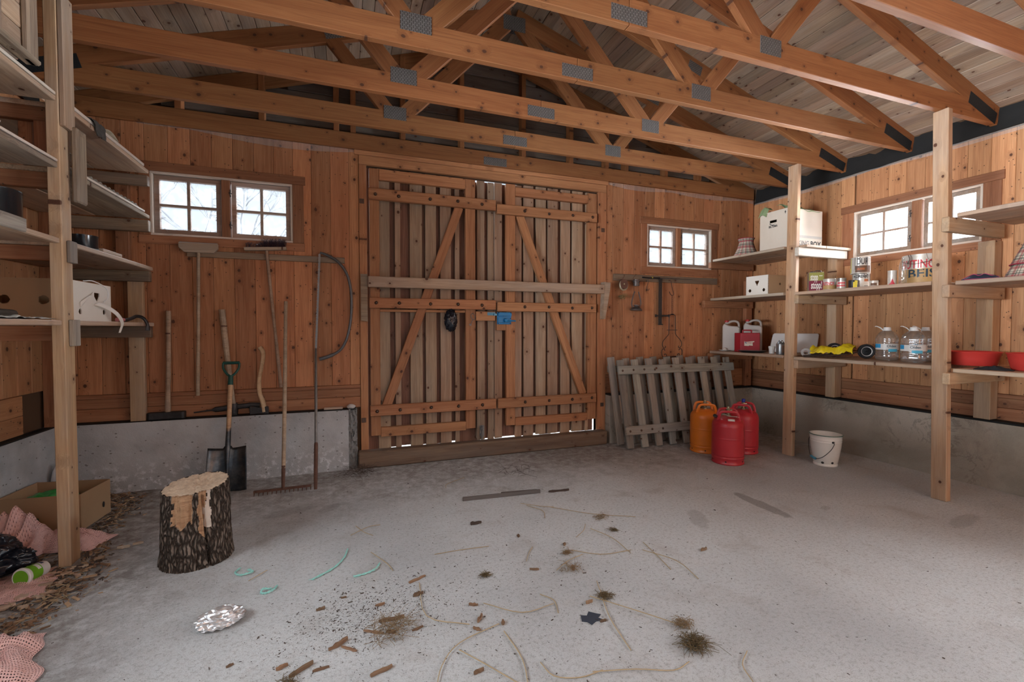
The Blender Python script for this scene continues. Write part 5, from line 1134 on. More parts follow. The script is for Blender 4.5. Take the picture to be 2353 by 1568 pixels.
t = thing('red_case', 'dark red plastic case with handle and torn white label on the corner shelf', 'case', (4.405, 4.05, 1.021), toward_cam(4.40, 4.05) + .1)
m = MB(); m.prism([(-.128, .0), (-.072, -.06), (.128, -.06), (.128, .05), (-.128, .05)], 0, .222, 'z'); m.build('body', M_RED, t, False, bevel=.006)
m = MB(); m.tube(smooth_path([(-.045, -.01, .222), (-.045, -.01, .246), (-.035, -.01, .252), (.035, -.01, .252), (.045, -.01, .246), (.045, -.01, .222)], 4), .008, 8); m.build('carrying_handle', M_RED, t)
m = MB(); m.add([(-.032, -.0612, .125), (-.02, -.0612, .118), (.07, -.0612, .128), (.07, -.0612, .118), (.052, -.0612, .112), (.055, -.0612, .074), (.02, -.0612, .077), (.012, -.0612, .071), (-.032, -.0612, .073)], [tuple(range(9))]); m.build('torn_label', plain('cream_label', (.66, .60, .50), .7), t, False)
lettering('label_print', 'VYNEX', .018, plain('red_ink', (.5, .03, .03), .7), t, lambda x, y: (.022 + x, -.0622, .106 + y), .0004, .05); m = MB(); m.add([(-.03, -.0622, .116), (-.012, -.0622, .112), (-.006, -.0622, .098), (-.02, -.0622, .104)], [(0, 1, 2, 3)]); m.build('label_mark', plain('navy_ink', (.02, .03, .12), .7), t, False)
t = thing('plastic_tray', 'flat black tray with pale rim lying before the red case', 'tray', (4.325, 3.90, 1.021), toward_cam(4.33, 3.9))
m = MB(); m.lathe([(.0001, .004), (.11, .004), (.14, .022), (.15, .022)], 32); o = m.build('tray', M_BLACK, t); o.scale = (1, .42, 1); md = o.modifiers.new('s', 'SOLIDIFY'); md.thickness = .002
m = MB(); m.tube([(.15 * math.cos(q), .063 * math.sin(q), .023) for q in [2 * math.pi * k / 40 for k in range(40)]], .0022, 5, closed=True); m.build('rim', M_STEEL, t)
t = thing('saucer', 'white saucer with a broken piece of foam at the left end of the corner shelf', 'dish', (4.298, 4.275, 1.021))
m = MB(); m.lathe([(.03, 0), (.035, .003), (.062, .012), (.066, .016), (.06, .014), (.03, .006), (.0001, .006)], 28); m.build('dish', M_WHITE, t)
m = MB(); m.blob((0, 0, .024), (.03, .022, .02), .5, 3, 2, 5, floor=.007); m.build('foam_piece', plain('white_foam', (.78, .75, .70), .9, 0, .1, 60, .3), t)
t = thing('plastic_cover', 'large white plastic cover leaning against the wall behind the shelf post', 'lid', (4.74, 3.73, 1.022), (R(-14), 0, toward_cam(4.72, 3.73)))
m = MB(); m.prism([(-.235, 0), (.215, 0), (.225, .02), (.245, .205), (.235, .222), (-.185, .222), (-.20, .205)], -.012, .012, 'y'); m.build('lid', plain('off_white_plastic', (.66, .65, .64), .5, 0, .05, 8), t, False, bevel=.008)
t = thing('plastic_tub', 'small white tub with lid left of the grey canister', 'tub', (4.385, 3.70, 1.021))
m = MB(); m.lathe([(.0001, 0), (.026, 0), (.031, .062), (.031, .064)], 22); m.build('tub', M_WHITE, t); m = MB(); m.lathe([(.034, .058), (.034, .078), (.030, .08), (.0001, .08)], 22); m.build('lid', M_WHITE, t)
t = thing('metal_canister', 'grey metal canister with cone top beside the shelf post', 'canister', (4.315, 3.535, 1.021), toward_cam(4.31, 3.535))
m = MB(); m.lathe([(.0001, 0), (.041, 0), (.042, .004), (.042, .108), (.041, .112), (.022, .138), (.018, .14), (.018, .148), (.0001, .149)], 30); m.build('body', plain('brushed_can_metal', (.27, .28, .29), .35, .8, .2, 20), t)
m = MB(); m.lathe([(.0424, .02), (.0424, .095)], 10, a0=R(-75), a1=R(-20)); m.build('label', plain('brown_paper_label', (.16, .09, .06), .7), t)
t = thing('tape_roll', 'grey roll of tape standing on edge right of the shelf post', 'tape roll', (4.325, 3.262, 1.0125 + .043), (0, 0, toward_cam(4.3, 3.26)))
m = MB(); m.lathe([(.02, -.02), (.043, -.02), (.043, .02), (.02, .02), (.02, -.02)], 30); o = m.build('tape', plain('grey_tape', (.36, .33, .31), .5), t); o.rotation_euler = (R(90), 0, 0)
# ------------------------------------------------------------------ tins on the middle shelf
Z2 = 1.6612
def can(name, label, x, y, z, r, h, body, bands=(), print_=(), lid=M_STEEL, cat='paint tin', turn=0, group=None, drips=0):
    t = thing(name, label, cat, (x, y, z), toward_cam(x, y) + turn, group)
    m = MB(); m.lathe([(.0001, .002), (r - .003, .002), (r, 0), (r + .0012, .003), (r, .006), (r, h - .006), (r + .0014, h - .003), (r, h)], 36); m.build('body', body, t, angle=50)
    m = MB(); m.lathe([(r, h), (r - .005, h + .0005), (r - .007, h - .004), (.0001, h - .004)], 36); m.build('lid', lid, t)
    for z0, z1, mat, a0, a1 in bands:
        m = MB(); m.lathe([(r + .0008, z0), (r + .0008, z1)], 24, a0=R(a0), a1=R(a1)); m.build('label_band', mat, t)
    for txt, size, mat, zc, ang, wd, sq in print_: lettering('printed_word', txt, size, mat, t, on_cyl(r, zc, ang, .0016), .0012 if size > .02 else .0004, wd, sq)
    if drips:
        rr = random.Random(drips); m = MB()
        for _ in range(7):
            a = R(rr.uniform(-160, -20)); L = rr.uniform(.2, .9) * h; m.tube([((r + .0015) * math.cos(a), (r + .0015) * math.sin(a), h - .002), ((r + .002) * math.cos(a), (r + .002) * math.sin(a), h - L)], [.0028, .0016], 5)
        m.build('paint_drips', plain('dark_brown_paint', (.06, .025, .015), .35), t)
    return t
P_OLIVE = plain('olive_green_print', (.30, .29, .07), .45, 0, .05); P_MAROON = plain('maroon_print', (.19, .018, .045), .45, 0, .05); P_WHITE = plain('white_print', (.78, .75, .70), .5); P_RED = plain('red_print', (.62, .05, .07), .5); P_NAVY = plain('navy_print', (.02, .05, .08), .5); P_YEL = plain('yellow_print', (.72, .58, .06), .5); P_TAN = plain('tan_wood_print', (.48, .30, .12), .5, 0, .2, 30); P_ORANGE = plain('rust_orange_print', (.42, .13, .05), .5); P_BLACK = plain('black_print', (.02, .02, .022), .5); P_BROWN = plain('brown_print', (.14, .07, .04), .5)
TINW = plain('white_tinplate', (.66, .63, .58), .35, .3, .12, 25, dust=(.35, .27, .18), dust_amt=.45); TIN = plain('bare_tinplate', (.42, .40, .37), .35, .85, .2, 20)
t = thing('square_tin', 'square olive and maroon tin with white lettering beside the shelf post', 'tin', (4.335, 3.185, Z2), toward_cam(4.33, 3.185) + .18)
bx('body', (-.062, -.045, 0), (.062, .045, .182), TIN, t, None, .004)
for z0, z1, mt in ((.004, .098, P_MAROON), (.099, .178, P_OLIVE)):
    m = MB(); m.box2((-.0605, -.0462, z0), (.0605, -.0452, z1)); m.box2((.0622, -.0435, z0), (.0632, .0, z1)); m.build('label_face', mt, t, False)
lettering('printed_word', 'stopp', .07, P_WHITE, t, lambda x, y: (-.018 + x, -.0472, .132 + y), .0018, .062, 1.35); lettering('printed_word', 'stopp!', .07, P_WHITE, t, lambda x, y: (.002 + x, -.0472, .052 + y), .0018, .088, 1.4)
m = MB(); m.box2((.022, -.0474, .142), (.05, -.0464, .148)); m.build('printed_stripe', P_WHITE, t, False)
m = MB(); m.lathe([(.016, .18), (.016, .192), (.0001, .193)], 16, (-.03, 0, 0)); m.tube(smooth_path([(-.005, 0, .182), (0, 0, .197), (.04, 0, .197), (.045, 0, .182)], 4), .004, 6); m.build('cap_and_handle', M_IRON, t)
A0, A1 = -170, -10
can('paint_tin', 'small white paint tin with red lettering next to the square tin', 4.335, 3.045, Z2, .0515, .105, TINW, [(.006, .045, P_TAN, A0, A1)], [('BUTINOX', .034, P_RED, .056, -102, .105, 1.3)])
can('paint_tin', 'narrow dark tin half hidden behind the tin with the red label', 4.393, 2.978, Z2, .026, .088, P_BLACK)
can('paint_tin', 'small tin with red and white label before the stacked paint cans', 4.322, 2.925, Z2, .036, .10, TIN, [(.008, .07, TINW, A0, A1), (.022, .036, P_RED, -140, -40), (.045, .062, P_RED, -140, -40)], [('B', .03, P_RED, .03, -150, None, 1)])
can('paint_tin', 'small tin with black and yellow label right of the red labelled tin', 4.345, 2.835, Z2, .036, .073, P_BLACK, [(.002, .055, P_YEL, -92, -40), (.03, .068, P_YEL, -75, -35)], [], M_IRON)
can('paint_can', 'white paint can with dark lettering under the drip-stained can', 4.465, 2.845, Z2, .066, .132, TINW, [(.062, .085, P_ORANGE, -70, -38), (.02, .024, P_BLACK, -70, -40)], [('NORDSJÖ', .03, P_BLACK, .108, -92, .118, 1.1)], drips=3)
can('paint_can', 'drip-stained white and brown paint can stacked on another can', 4.462, 2.852, Z2 + .1365, .074, .148, TINW, [(.01, .07, P_BROWN, -120, -20), (.03, .05, P_ORANGE, -110, -65), (.006, .14, P_YEL, -165, -152)], [('DUR', .07, P_BLACK, .105, -78, .085, 1.1)], drips=6)
can('paint_tin', 'tiny low tin with a brown stained label right of the paint cans', 4.38, 2.685, Z2, .032, .055, TINW, [(.012, .034, P_BROWN, -130, -50)])
tr = can('paint_tin', 'white tin with a red triangle beside the large bucket', 4.36, 2.53, Z2, .031, .125, TINW)
m = MB(); f_ = on_cyl(.031, .0, -95, .0012); m.add([f_(-.022, .006), f_(-.011, .006), f_(0, .006), f_(.011, .006), f_(.022, .006), f_(.004, .056)], [(0, 1, 5), (1, 2, 5), (2, 3, 5), (3, 4, 5)]); m.build('red_triangle', P_RED, tr, False)
bk = can('paint_bucket', 'large beige paint bucket with red and blue lettering on the shelf', 4.575, 2.43, Z2, .132, .25, TINW, [(.006, .13, P_TAN, A0, A1)], [('BUTINOX', .085, P_RED, .165, -95, .285, 1.15), ('BEIS', .085, P_NAVY, .088, -92, .18, 1.1)], M_WHITE, 'paint bucket')
m = MB(); m.lathe([(.1332, .06), (.1332, .115)], 8, a0=R(-48), a1=R(-38)); m.build('label_band', P_WHITE, bk)
m = MB(); m.tube(smooth_path([(-.134, -.02, .22), (-.12, -.085, .19), (-.05, -.135, .17), (.04, -.142, .185), (.11, -.09, .215), (.134, -.02, .22)], 6), .002, 5)
rr = random.Random(4)
for _ in range(9):
    a = rr.uniform(-150, -40); b_ = a + rr.uniform(-40, 40); m.tube(smooth_path([(.135 * math.cos(R(a)), .135 * math.sin(R(a)), .252), (.142 * math.cos(R(a + 6)), .142 * math.sin(R(a + 6)), .2), (.139 * math.cos(R(b_)), .139 * math.sin(R(b_)), rr.uniform(.12, .22))], 5), .0012, 4)
m.build('tangled_wire', M_RUST, bk)
M_PET = None
def pet():
    n = NT('clear_thin_plastic'); lw = n.new('ShaderNodeLayerWeight'); lw.inputs[0].default_value = .35
    t = n.new('ShaderNodeBsdfTransparent'); t.inputs[0].default_value = (.93, .95, .96, 1); g = n.new('ShaderNodeBsdfGlossy'); g.inputs[1].default_value = .12; g.inputs[0].default_value = (.9, .93, .95, 1)
    d = n.new('ShaderNodeBsdfDiffuse'); d.inputs[0].default_value = (.6, .6, .58, 1)
    m0 = n.new('ShaderNodeMixShader'); m0.inputs[0].default_value = .10; n.t.links.new(t.outputs[0], m0.inputs[1]); n.t.links.new(d.outputs[0], m0.inputs[2])
    m = n.new('ShaderNodeMixShader'); n.put(m.inputs[0], n.math('MULTIPLY_ADD', lw.outputs['Facing'], .55, .10)); n.t.links.new(m0.outputs[0], m.inputs[1]); n.t.links.new(g.outputs[0], m.inputs[2]); return n.done(m.outputs[0])
M_PET = pet()
t = thing('clear_bottle', 'empty clear plastic bottle standing before the large bucket', 'bottle', (4.325, 2.432, Z2))
m = MB(); m.lathe([(.0001, .006), (.02, .0), (.027, .004), (.0275, .05), (.025, .06), (.0275, .07), (.0275, .14), (.022, .175), (.012, .20), (.011, .215)], 26); m.build('bottle', M_PET, t, angle=180)
# ------------------------------------------------------------------ lower shelf: trolley, yellow bag, water jugs
Z3 = 1.0125
def jug(label, x, y, turn):
    t = thing('water_jug', label, 'water jug', (x, y, Z3), toward_cam(x, y) + turn, 'empty water jugs on the lower shelf')
    prof = [(.0001, .012), (.05, .004), (.068, .0), (.082, .012), (.085, .03), (.085, .06), (.083, .065), (.085, .07), (.085, .085), (.083, .09), (.084, .095), (.084, .15), (.082, .156), (.085, .162), (.085, .172), (.083, .178), (.085, .184), (.084, .20), (.074, .225), (.055, .248), (.034, .264), (.026, .268), (.026, .276)]
    m = MB(); m.lathe(prof, 40, jit=lambda q, i, r, z: (-.003 * max(0, math.cos(8 * q)) * (r > .07), 0)); m.build('bottle', M_PET, t, angle=180)
    m = MB(); m.lathe([(.0855, .097), (.0855, .148)], 30, a0=R(-165), a1=R(20)); m.build('label', plain('pale_label_film', (.66, .66, .64), .4), t)
    m = MB(); m.lathe([(.0862, .112), (.0862, .146)], 12, a0=R(-165), a1=R(-128)); m.build('label_print', plain('blue_label_print', (.03, .28, .55), .4), t); m = MB(); m.lathe([(.0862, .080), (.0862, .104)], 12, a0=R(-92), a1=R(-45)); m.build('label_print', plain('cyan_label_print', (.08, .45, .66), .4), t)
    lettering('printed_word', 'Olden', .03, P_NAVY, t, on_cyl(.0855, .128, -76, .002), .0003, .068)
    m = MB(); m.lathe([(.0285, .262), (.0285, .27), (.0275, .29), (.025, .294), (.0001, .294)], 20); m.build('screw_cap', M_WHITE, t)
    m = MB(); m.tube([(.031 * math.cos(q), .031 * math.sin(q), .266) for q in [2 * math.pi * k / 24 for k in range(24)]], .003, 5, closed=True); m.tube(smooth_path([(-.028, -.01, .268), (-.05, -.015, .29), (-.075, -.012, .302), (-.085, 0, .30), (-.075, .012, .302), (-.05, .015, .29), (-.028, .01, .268)], 4), .0034, 6); m.build('carrying_handle', M_WHITE, t)
    return t
jug('left of three clear water jugs, next to the trolley wheel', 4.525, 2.655, .15); jug('clear water jug in front at the middle of the three jugs', 4.43, 2.40, -.1); jug('rear clear water jug, half hidden behind the middle jug', 4.70, 2.46, .1)
t = thing('folded_trolley', 'folded two-wheeled shopping trolley frame lying under the yellow bag', 'trolley', (0, 0, 0))
M_TYRE = plain('black_rubber_tyre', (.02, .021, .024), .6, 0, .2)
for x, y, rz in ((4.58, 2.86, -38), (4.66, 3.21, -38)):
    m = MB(); m.lathe([(.045, -.014), (.06, -.018), (.067, -.012), (.068, 0), (.067, .012), (.06, .018), (.045, .014), (.045, -.014)], 36); o = m.build('wheel', M_TYRE, t); o.location = (x, y, Z3 + .0685); o.rotation_euler = (R(90), 0, R(rz))
    m = MB(); m.lathe([(.040, -.012), (.045, -.015), (.045, .015), (.040, .012), (.040, -.012)], 30); p = m.build('wheel_ring', M_WHITE, o)
    m = MB(); m.lathe([(.040, .008), (.014, .010), (.012, .02), (.0001, .02)], 24); m.lathe([(.040, -.008), (.014, -.010), (.012, -.02), (.0001, -.02)], 24); m.build('hub', M_BLACK, o)
m = MB(); m.tube([(4.285, 3.23, Z3 + .012), (4.40, 3.10, Z3 + .026), (4.60, 3.03, Z3 + .05)], .007, 8); m.tube([(4.30, 3.20, Z3 + .02), (4.45, 3.16, Z3 + .045), (4.66, 3.18, Z3 + .068)], .007, 8); m.tube([(4.275, 2.985, Z3 + .025), (4.42, 2.93, Z3 + .04), (4.555, 2.885, Z3 + .068)], .0065, 8); m.tube([(4.58, 2.86, Z3 + .068), (4.66, 3.21, Z3 + .068)], .006, 8); m.tube([(4.26, 3.24, Z3 + .01), (4.32, 3.19, Z3 + .018)], .010, 8); m.build('tube_frame', plain('rusty_tube', (.14, .11, .095), .45, .7, .3, 30), t)
m = MB()
for i in range(7): m.tube([(4.30 + .012 * i, 3.20 - .035 * i, Z3 + .006), (4.52, 3.20 - .05 * i, Z3 + .010)], .002, 4)
m.build('wire_basket', M_RUST, t)
t = thing('yellow_bag', 'crumpled yellow plastic bag lying over the trolley', 'bag', (4.40, 3.05, Z3 + .09), R(-63))
M_YEL = plain('yellow_plastic_film', (.72, .56, .015), .35, 0, .12, 16, .1)
def yb(u, v):
    a = u - .5; z = .028 * mnoise.noise(Vector((u * 4, v * 3, 2))) * 1.5 + .022 * abs(mnoise.noise(Vector((u * 9, v * 7, 6)))) + .055 * math.exp(-((u - .85) / .17) ** 2) * math.sin(v * 3.1) - .045 * (2 * abs(v - .5)) ** 3 * (v < .5)
    return (a * .34 + .02 * mnoise.noise(Vector((v * 5, 1, u))), (v - .5) * .20 * (1 + .35 * math.sin(u * 7)), z)
m = MB(); m.grid(40, 26, yb); o = m.build('film', M_YEL, t, angle=180); md = o.modifiers.new('s', 'SOLIDIFY'); md.thickness = .0015
# ------------------------------------------------------------------ right bay: basins, gloves
def basin(label, x, y, z, r, h):
    t = thing('wash_basin', label, 'basin', (x, y, z), 0, None)
    m = MB(); m.lathe([(.0001, .004), (r * .78, .0), (r * .82, .006), (r * .90, h * .5), (r * .965, h - .008), (r * 1.0, h - .004), (r * 1.005, h), (r * .985, h + .002), (r * .95, h - .005), (r * .86, h * .4), (r * .78, .01), (.0001, .008)], 56); m.build('bowl', plain('coral_red_plastic', (.62, .055, .045), .35, 0, .05), t, angle=60); return t
basin('left of two coral red plastic basins behind the near shelf post', 4.56, 2.075, Z3 + .0005, .158, .105); basin('right coral red plastic basin, cut by the picture edge', 4.52, 1.71, 1.001, .155, .12)
t = thing('black_cloth', 'black crumpled cloth lying between the two red basins', 'cloth', (4.34, 1.86, 1.001), .3)
m = MB(); m.grid(20, 16, lambda u, v: ((u - .5) * .10, (v - .5) * .20, max(.002, .026 * math.sin(math.pi * u) * math.sin(math.pi * v) + .016 * mnoise.noise(Vector((u * 5, v * 6, 3)))))); o = m.build('cloth', plain('black_fabric', (.022, .025, .03), .9, 0, .3, 50), t); md = o.modifiers.new('s', 'SOLIDIFY'); md.thickness = .002
t = thing('oven_gloves', 'navy folded cap or mitt with pink piping lying left of the lampshades', 'cloth', (4.36, 1.955, 1.649), R(-66))
M_NAVY = plain('navy_fabric', (.02, .028, .05), .9, 0, .3, 60, .2); M_PIPE = plain('pink_piping', (.42, .05, .13), .7)
def gl(u, v, s=0): return ((u - .5) * .20, (v - .5) * .12, .006 + .034 * math.sin(math.pi * u) ** .6 * math.sin(math.pi * v) ** .6 * (1 + .5 * mnoise.noise(Vector((u * 4, v * 4, 1 + s)))))
m = MB(); m.grid(22, 14, gl); o = m.build('fabric', M_NAVY, t); md = o.modifiers.new('s', 'SOLIDIFY'); md.thickness = .004
m = MB(); m.tube([gl(u, v) for u, v in [(0, .1), (.02, .5), (.1, .95), (.5, 1), (.9, .95), (1, .5), (.98, .05), (.5, 0), (.1, .0)]], .0028, 5, closed=True); m.tube(smooth_path([Vector(gl(u, v)) + Vector((0, -.002, .002)) for u, v in [(.05, .1), (.3, .35), (.45, .2), (.6, .45), (.75, .25), (.95, .3)]], 5), .0026, 5); m.build('piping', M_PIPE, t)
# ------------------------------------------------------------------ things on the left-hand shelves
t = thing('wooden_crate', 'weathered wooden crate on the topmost shelf at the upper left', 'crate', (0, 0, 2.549))
x0, x1, y0, y1 = -1.95, -1.375, 2.42, 2.86; hh = .46
for i in range(4): bx('board', (x1 - .036, y0 + .01, .03 + i * .108), (x1 - .02, y1 - .03, .03 + i * .108 + .104), W_SHELF, t, 'y', .004)
for i in range(4): bx('board', (x0 + .03, y1 - .036, .03 + i * .108), (x1 - .04, y1 - .02, .03 + i * .108 + .104), W_OLD, t, 'x', .004)
bx('batten', (x1 - .019, y1 - .075, .0), (x1 + .012, y1, hh), W_OLD, t, 'z', .008); bx('batten', (x1 - .019, y1 - .30, .01), (x1 + .006, y1 - .235, hh), W_OLD, t, 'z', .008)
bx('batten', (x1 - .019, y0, .0), (x1 + .012, y0 + .07, hh), W_OLD, t, 'z', .008); bx('bottom_rail', (x1 - .04, y0, 0), (x1 + .022, y1 - .002, .028), W_OLD, t, 'y', .008); bx('bottom_board', (x0, y0, 0), (x1 - .042, y1 - .04, .016), W_OLD, t, 'y', .005)
def pail(name, label, x, y, z, r, h, cat):
    t = thing(name, label, cat, (x, y, z)); m = MB(); m.lathe([(.0001, .0), (r * .97, .0), (r, .004), (r, h - .01), (r * 1.015, h - .006), (r * 1.015, h), (r * .97, h), (r * .95, .01), (.0001, .008)], 44)
    m.build('drum', plain('glossy_black_' + name, (.012, .014, .017), .18, 0, .2, 12, 0, .6), t, angle=50)
    m = MB(); m.tube([(r * 1.0 * math.cos(q), r * 1.0 * math.sin(q), h * .04) for q in [2 * math.pi * k / 40 for k in range(40)]], .003, 5, closed=True); m.build('bottom_bead', M_BLACK, t); return t
pail('black_drum', 'large glossy black drum on the shelf left of the post', -1.565, 2.83, 1.781, .125, .165, 'drum'); pail('black_pot', 'low glossy black pot on the shelf right of the post', -1.505, 3.545, 1.781, .068, .085, 'pot')
o = bx('wood_offcut', (-1.475, 3.60, 1.781), (-1.43, 3.86, 1.803), W_SHELF); props(o, 'small flat wood offcut at the shelf edge beside the black pot', 'wood scrap')
o = bx('grey_block', (-1.4245, 2.30, 1.752), (-1.405, 2.815, 1.815), W_GREY, lk_, 'y', .004); o.name = 'shelf_lip'
t = thing('enamel_plate', 'small white enamel plate at the far left on the third shelf', 'plate', (-1.49, 2.66, 2.197))
m = MB(); m.lathe([(.0001, .004), (.05, .0), (.07, .018), (.075, .02), (.05, .006)], 28); m.build('plate', M_WHITE, t)
t = thing('corrugated_sheet', 'thin corrugated grey sheet lying on the third shelf right of the post', 'sheet', (-1.67, 3.83, 2.204))
m = MB(); m.grid(60, 3, lambda u, v: ((v - .5) * .46, (u - .5) * .68, .010 + .008 * math.sin(u * 75) + .0025 * mnoise.noise(Vector((u * 9, v * 4, 1))))); o = m.build('sheet', plain('grey_fibre_cement', (.28, .26, .22), .9, 0, .25, 30), t); md = o.modifiers.new('s', 'SOLIDIFY'); md.thickness = .004
t = thing('roofing_felt_scrap', 'torn scrap of dark roofing felt hanging over the edge of the top left shelf', 'felt scrap', (-1.44, 3.52, 2.557))
m = MB(); m.grid(12, 14, lambda u, v: (-.05 + .08 * min(1, v * 2.2) + .012 * mnoise.noise(Vector((u * 4, v * 4, 1))), (u - .5) * (.20 - .10 * v) + .05 * v, .006 - .14 * max(0, v - .4) + .012 * mnoise.noise(Vector((u * 5, v * 5, 4))) * (v < .5))); o = m.build('felt', plain('dark_felt', (.06, .055, .05), .9, 0, .4, 40), t); md = o.modifiers.new('s', 'SOLIDIFY'); md.thickness = .003
t = thing('paper_scrap', 'curled printed paper scrap beside the roofing felt on the top left shelf', 'paper', (-1.46, 3.74, 2.557))
m = MB(); m.grid(14, 6, lambda u, v: (-.03 + .06 * v, (u - .5) * .22, .002 + .03 * math.sin(u * 3.1) * v)); o = m.build('paper', plain('stained_paper', (.35, .30, .22), .9, 0, .5, 20), t); md = o.modifiers.new('s', 'SOLIDIFY'); md.thickness = .001
# fruit carton turned with its white end to the room
t = thing('fruit_carton', 'torn brown fruit carton with a white perforated end, on the left shelf', 'box', (0, 0, 1.3425))
def holed(nm, mat, length, H, holes, P):
    m = MB(); N, K = 120, 54
    def inside(a, z):
        for h in holes:
            if h[0] == 'o' and ((a - h[1]) ** 2 + ((z - h[2])) ** 2) < h[3] ** 2: return True
            if h[0] == 'h' and -.034 < z - h[2] < .022 and abs(a - h[1]) < h[3] * max(.15, min(1, (z - h[2] + .036) / .04)): return True
        return False
    for i in range(N):
        run = None
        for k in range(K + 1):
            a0, a1 = i * length / N, (i + 1) * length / N; s = k < K and not inside((a0 + a1) / 2, (k + .5) * H / K)
            if s and run is None: run = k
            if not s and run is not None: p, q = P(a0, run * H / K, a1, k * H / K); m.box2(p, q); run = None
    return m.build(nm, mat, t, False)
ya, yb_, xa, xb, HB = 3.285, 3.80, -2.03, -1.475, .235
holed('side_panel', M_CARD, xb - xa, HB, [('o', .452, .115, .024), ('o', .285, .115, .024)], lambda a0, z0, a1, z1: ((xa + a0, ya, z0), (xa + a1, ya + .006, z1)))
holed('end_panel', M_CARDB, yb_ - ya, HB, [('h', .33, .155, .036), ('o', .13, .055, .018), ('o', .42, .06, .018)], lambda a0, z0, a1, z1: ((xb - .006, ya + .006 + a0 * .98, z0), (xb, ya + .006 + a1 * .98, z1)))
m = MB(); m.box2((xa, yb_ - .006, 0), (xb, yb_, HB)); m.box2((xa, ya + .006, 0), (xa + .006, yb_ - .006, HB)); m.box2((xa + .006, ya + .006, 0), (xb - .006, yb_ - .006, .004)); m.build('back_panels', M_CARD, t, False)
tpts = smooth_path([(xb + .004, ya + .30, .10), (xb + .03, ya + .36, .085), (xb + .062, ya + .42, .045), (xb + .072, ya + .47, -.01), (xb + .066, ya + .46, -.055), (xb + .075, ya + .42, -.075)], 6); m = MB()
m.grid(len(tpts) - 1, 3, lambda u, v: tpts[round(u * (len(tpts) - 1))] + Vector((.004 * v, (v - .5) * (.05 - .03 * u), .02 * v * (1 - u)))); o = m.build('torn_strip', M_CARDB, t); md = o.modifiers.new('s', 'SOLIDIFY'); md.thickness = .0015
m = MB(); m.grid(14, 3, lambda u, v: (xb + .003 + .012 * math.sin(u * 3), ya + .26 - .14 * u + .01 * v, .16 - .05 * u * u + .02 * v - .05 * v * u)); o = m.build('torn_strip', M_CARDB, t); md = o.modifiers.new('s', 'SOLIDIFY'); md.thickness = .002
m = MB(); m.tube(smooth_path([(xb + .006, ya + .16, HB + .004), (xb + .012, ya + .26, HB + .012), (xb + .02, ya + .40, HB - .02), (xb + .02, ya + .42, HB - .08), (xb + .012, ya + .38, HB - .11)], 6), .0032, 6); m.build('cable', M_WHITE, t)
# crowbar
t = thing('wrecking_bar', 'black hooked wrecking bar with a pink end lying at the end of the left shelf', 'crowbar', (-1.455, 3.84, 1.3565))
m = MB(); m.tube(smooth_path([(0, 0, 0), (.0, .12, .0), (.002, .22, .016), (.006, .28, .03), (.03, .325, .018), (.052, .335, -.03), (.054, .33, -.075)], 6), [(.012, .012)] * 26 + [(.011, .011)] * 6 + [(.016, .006)] * 6, 8, flat=(0, 0, 1)); m.build('bar', M_IRON, t)
m = MB(); m.lathe([(.0001, -.004), (.013, -.003), (.0135, .05), (.013, .09)], 14); o = m.build('grip', plain('pink_rubber', (.46, .16, .16), .6), t); o.rotation_euler = (R(-90), 0, 0); o.location = (0, -.012, .0)
t = thing('plastic_sheeting', 'flattened grey-green plastic sheeting on the shelf edge left of the post', 'sheeting', (-1.50, 2.80, 1.343))
m = MB(); m.grid(40, 12, lambda u, v: (-.06 + .13 * v, (u - .5) * .56, .004 + .018 * abs(mnoise.noise(Vector((u * 9, v * 3, 1)))) + .02 * math.sin(v * 3.1) * abs(mnoise.noise(Vector((u * 5, v * 4, 7)))))); o = m.build('film', plain('dusty_grey_film', (.36, .37, .34), .4, 0, .35, 12), t, angle=180); md = o.modifiers.new('s', 'SOLIDIFY'); md.thickness = .001
t = thing('rolled_tarpaulin', 'thin dark rolled tarpaulin lying behind the plastic sheeting', 'tarpaulin', (-1.60, 2.84, 1.372))
m = MB(); m.tube([(0, -.5, 0), (.01, -.2, .004), (0, .1, 0), (.005, .22, -.002)], [.026, .027, .025, .024], 10); m.build('roll', plain('dark_tarpaulin', (.07, .06, .05), .8, 0, .4, 30, .3), t)
# ------------------------------------------------------------------ heap on the floor at the left
t = thing('cardboard_box', 'open brown cardboard box on the floor behind the left shelf post', 'box', (0, 0, .004))
C1, C2, C4, C3 = (-1.595, 3.64), (-1.565, 3.95), (-2.0, 4.03), (-2.03, 3.72); bh = .235
m = MB()
def wall_q(a, b, h0, h1, th=.006):
    a, b = Vector((*a, 0)), Vector((*b, 0)); d = (b - a).normalized(); nrm = Vector((-d.y, d.x, 0)) * th
    m.add([a, b, b + Vector((0, 0, h1)), a + Vector((0, 0, h0)), a + nrm, b + nrm, b + nrm + Vector((0, 0, h1)), a + nrm + Vector((0, 0, h0))], [(0, 1, 2, 3), (4, 7, 6, 5), (3, 2, 6, 7), (0, 4, 5, 1), (0, 3, 7, 4), (1, 5, 6, 2)])
wall_q(C1, C2, bh, bh); wall_q(C2, C4, bh, bh); wall_q(C4, C3, bh, bh); wall_q(C3, C1, bh - .01, bh); m.add([(*C1, .003), (*C2, .003), (*C4, .003), (*C3, .003)], [(0, 1, 2, 3)]); m.build('carton', M_CARD, t, False)
m = MB(); m.add([(-1.90, 3.690, .02), (-1.82, 3.672, .02), (-1.82, 3.672, .10), (-1.90, 3.690, .10)], [(0, 1, 2, 3)]); m.build('green_print', plain('green_box_print', (.01, .10, .06), .7), t, False)
h = MB(); h.lathe([(.0001, .002), (.014, .002), (.014, 0)], 14); o = h.build('hand_hole', M_BLACK, t); o.location = (-1.572, 3.87, .085); o.rotation_euler = (0, R(90), 0); o.scale = (1.4, .8, 1)
t = thing('green_bag', 'green and white plastic bag lying in the open cardboard box', 'bag', (-1.84, 3.85, .03))
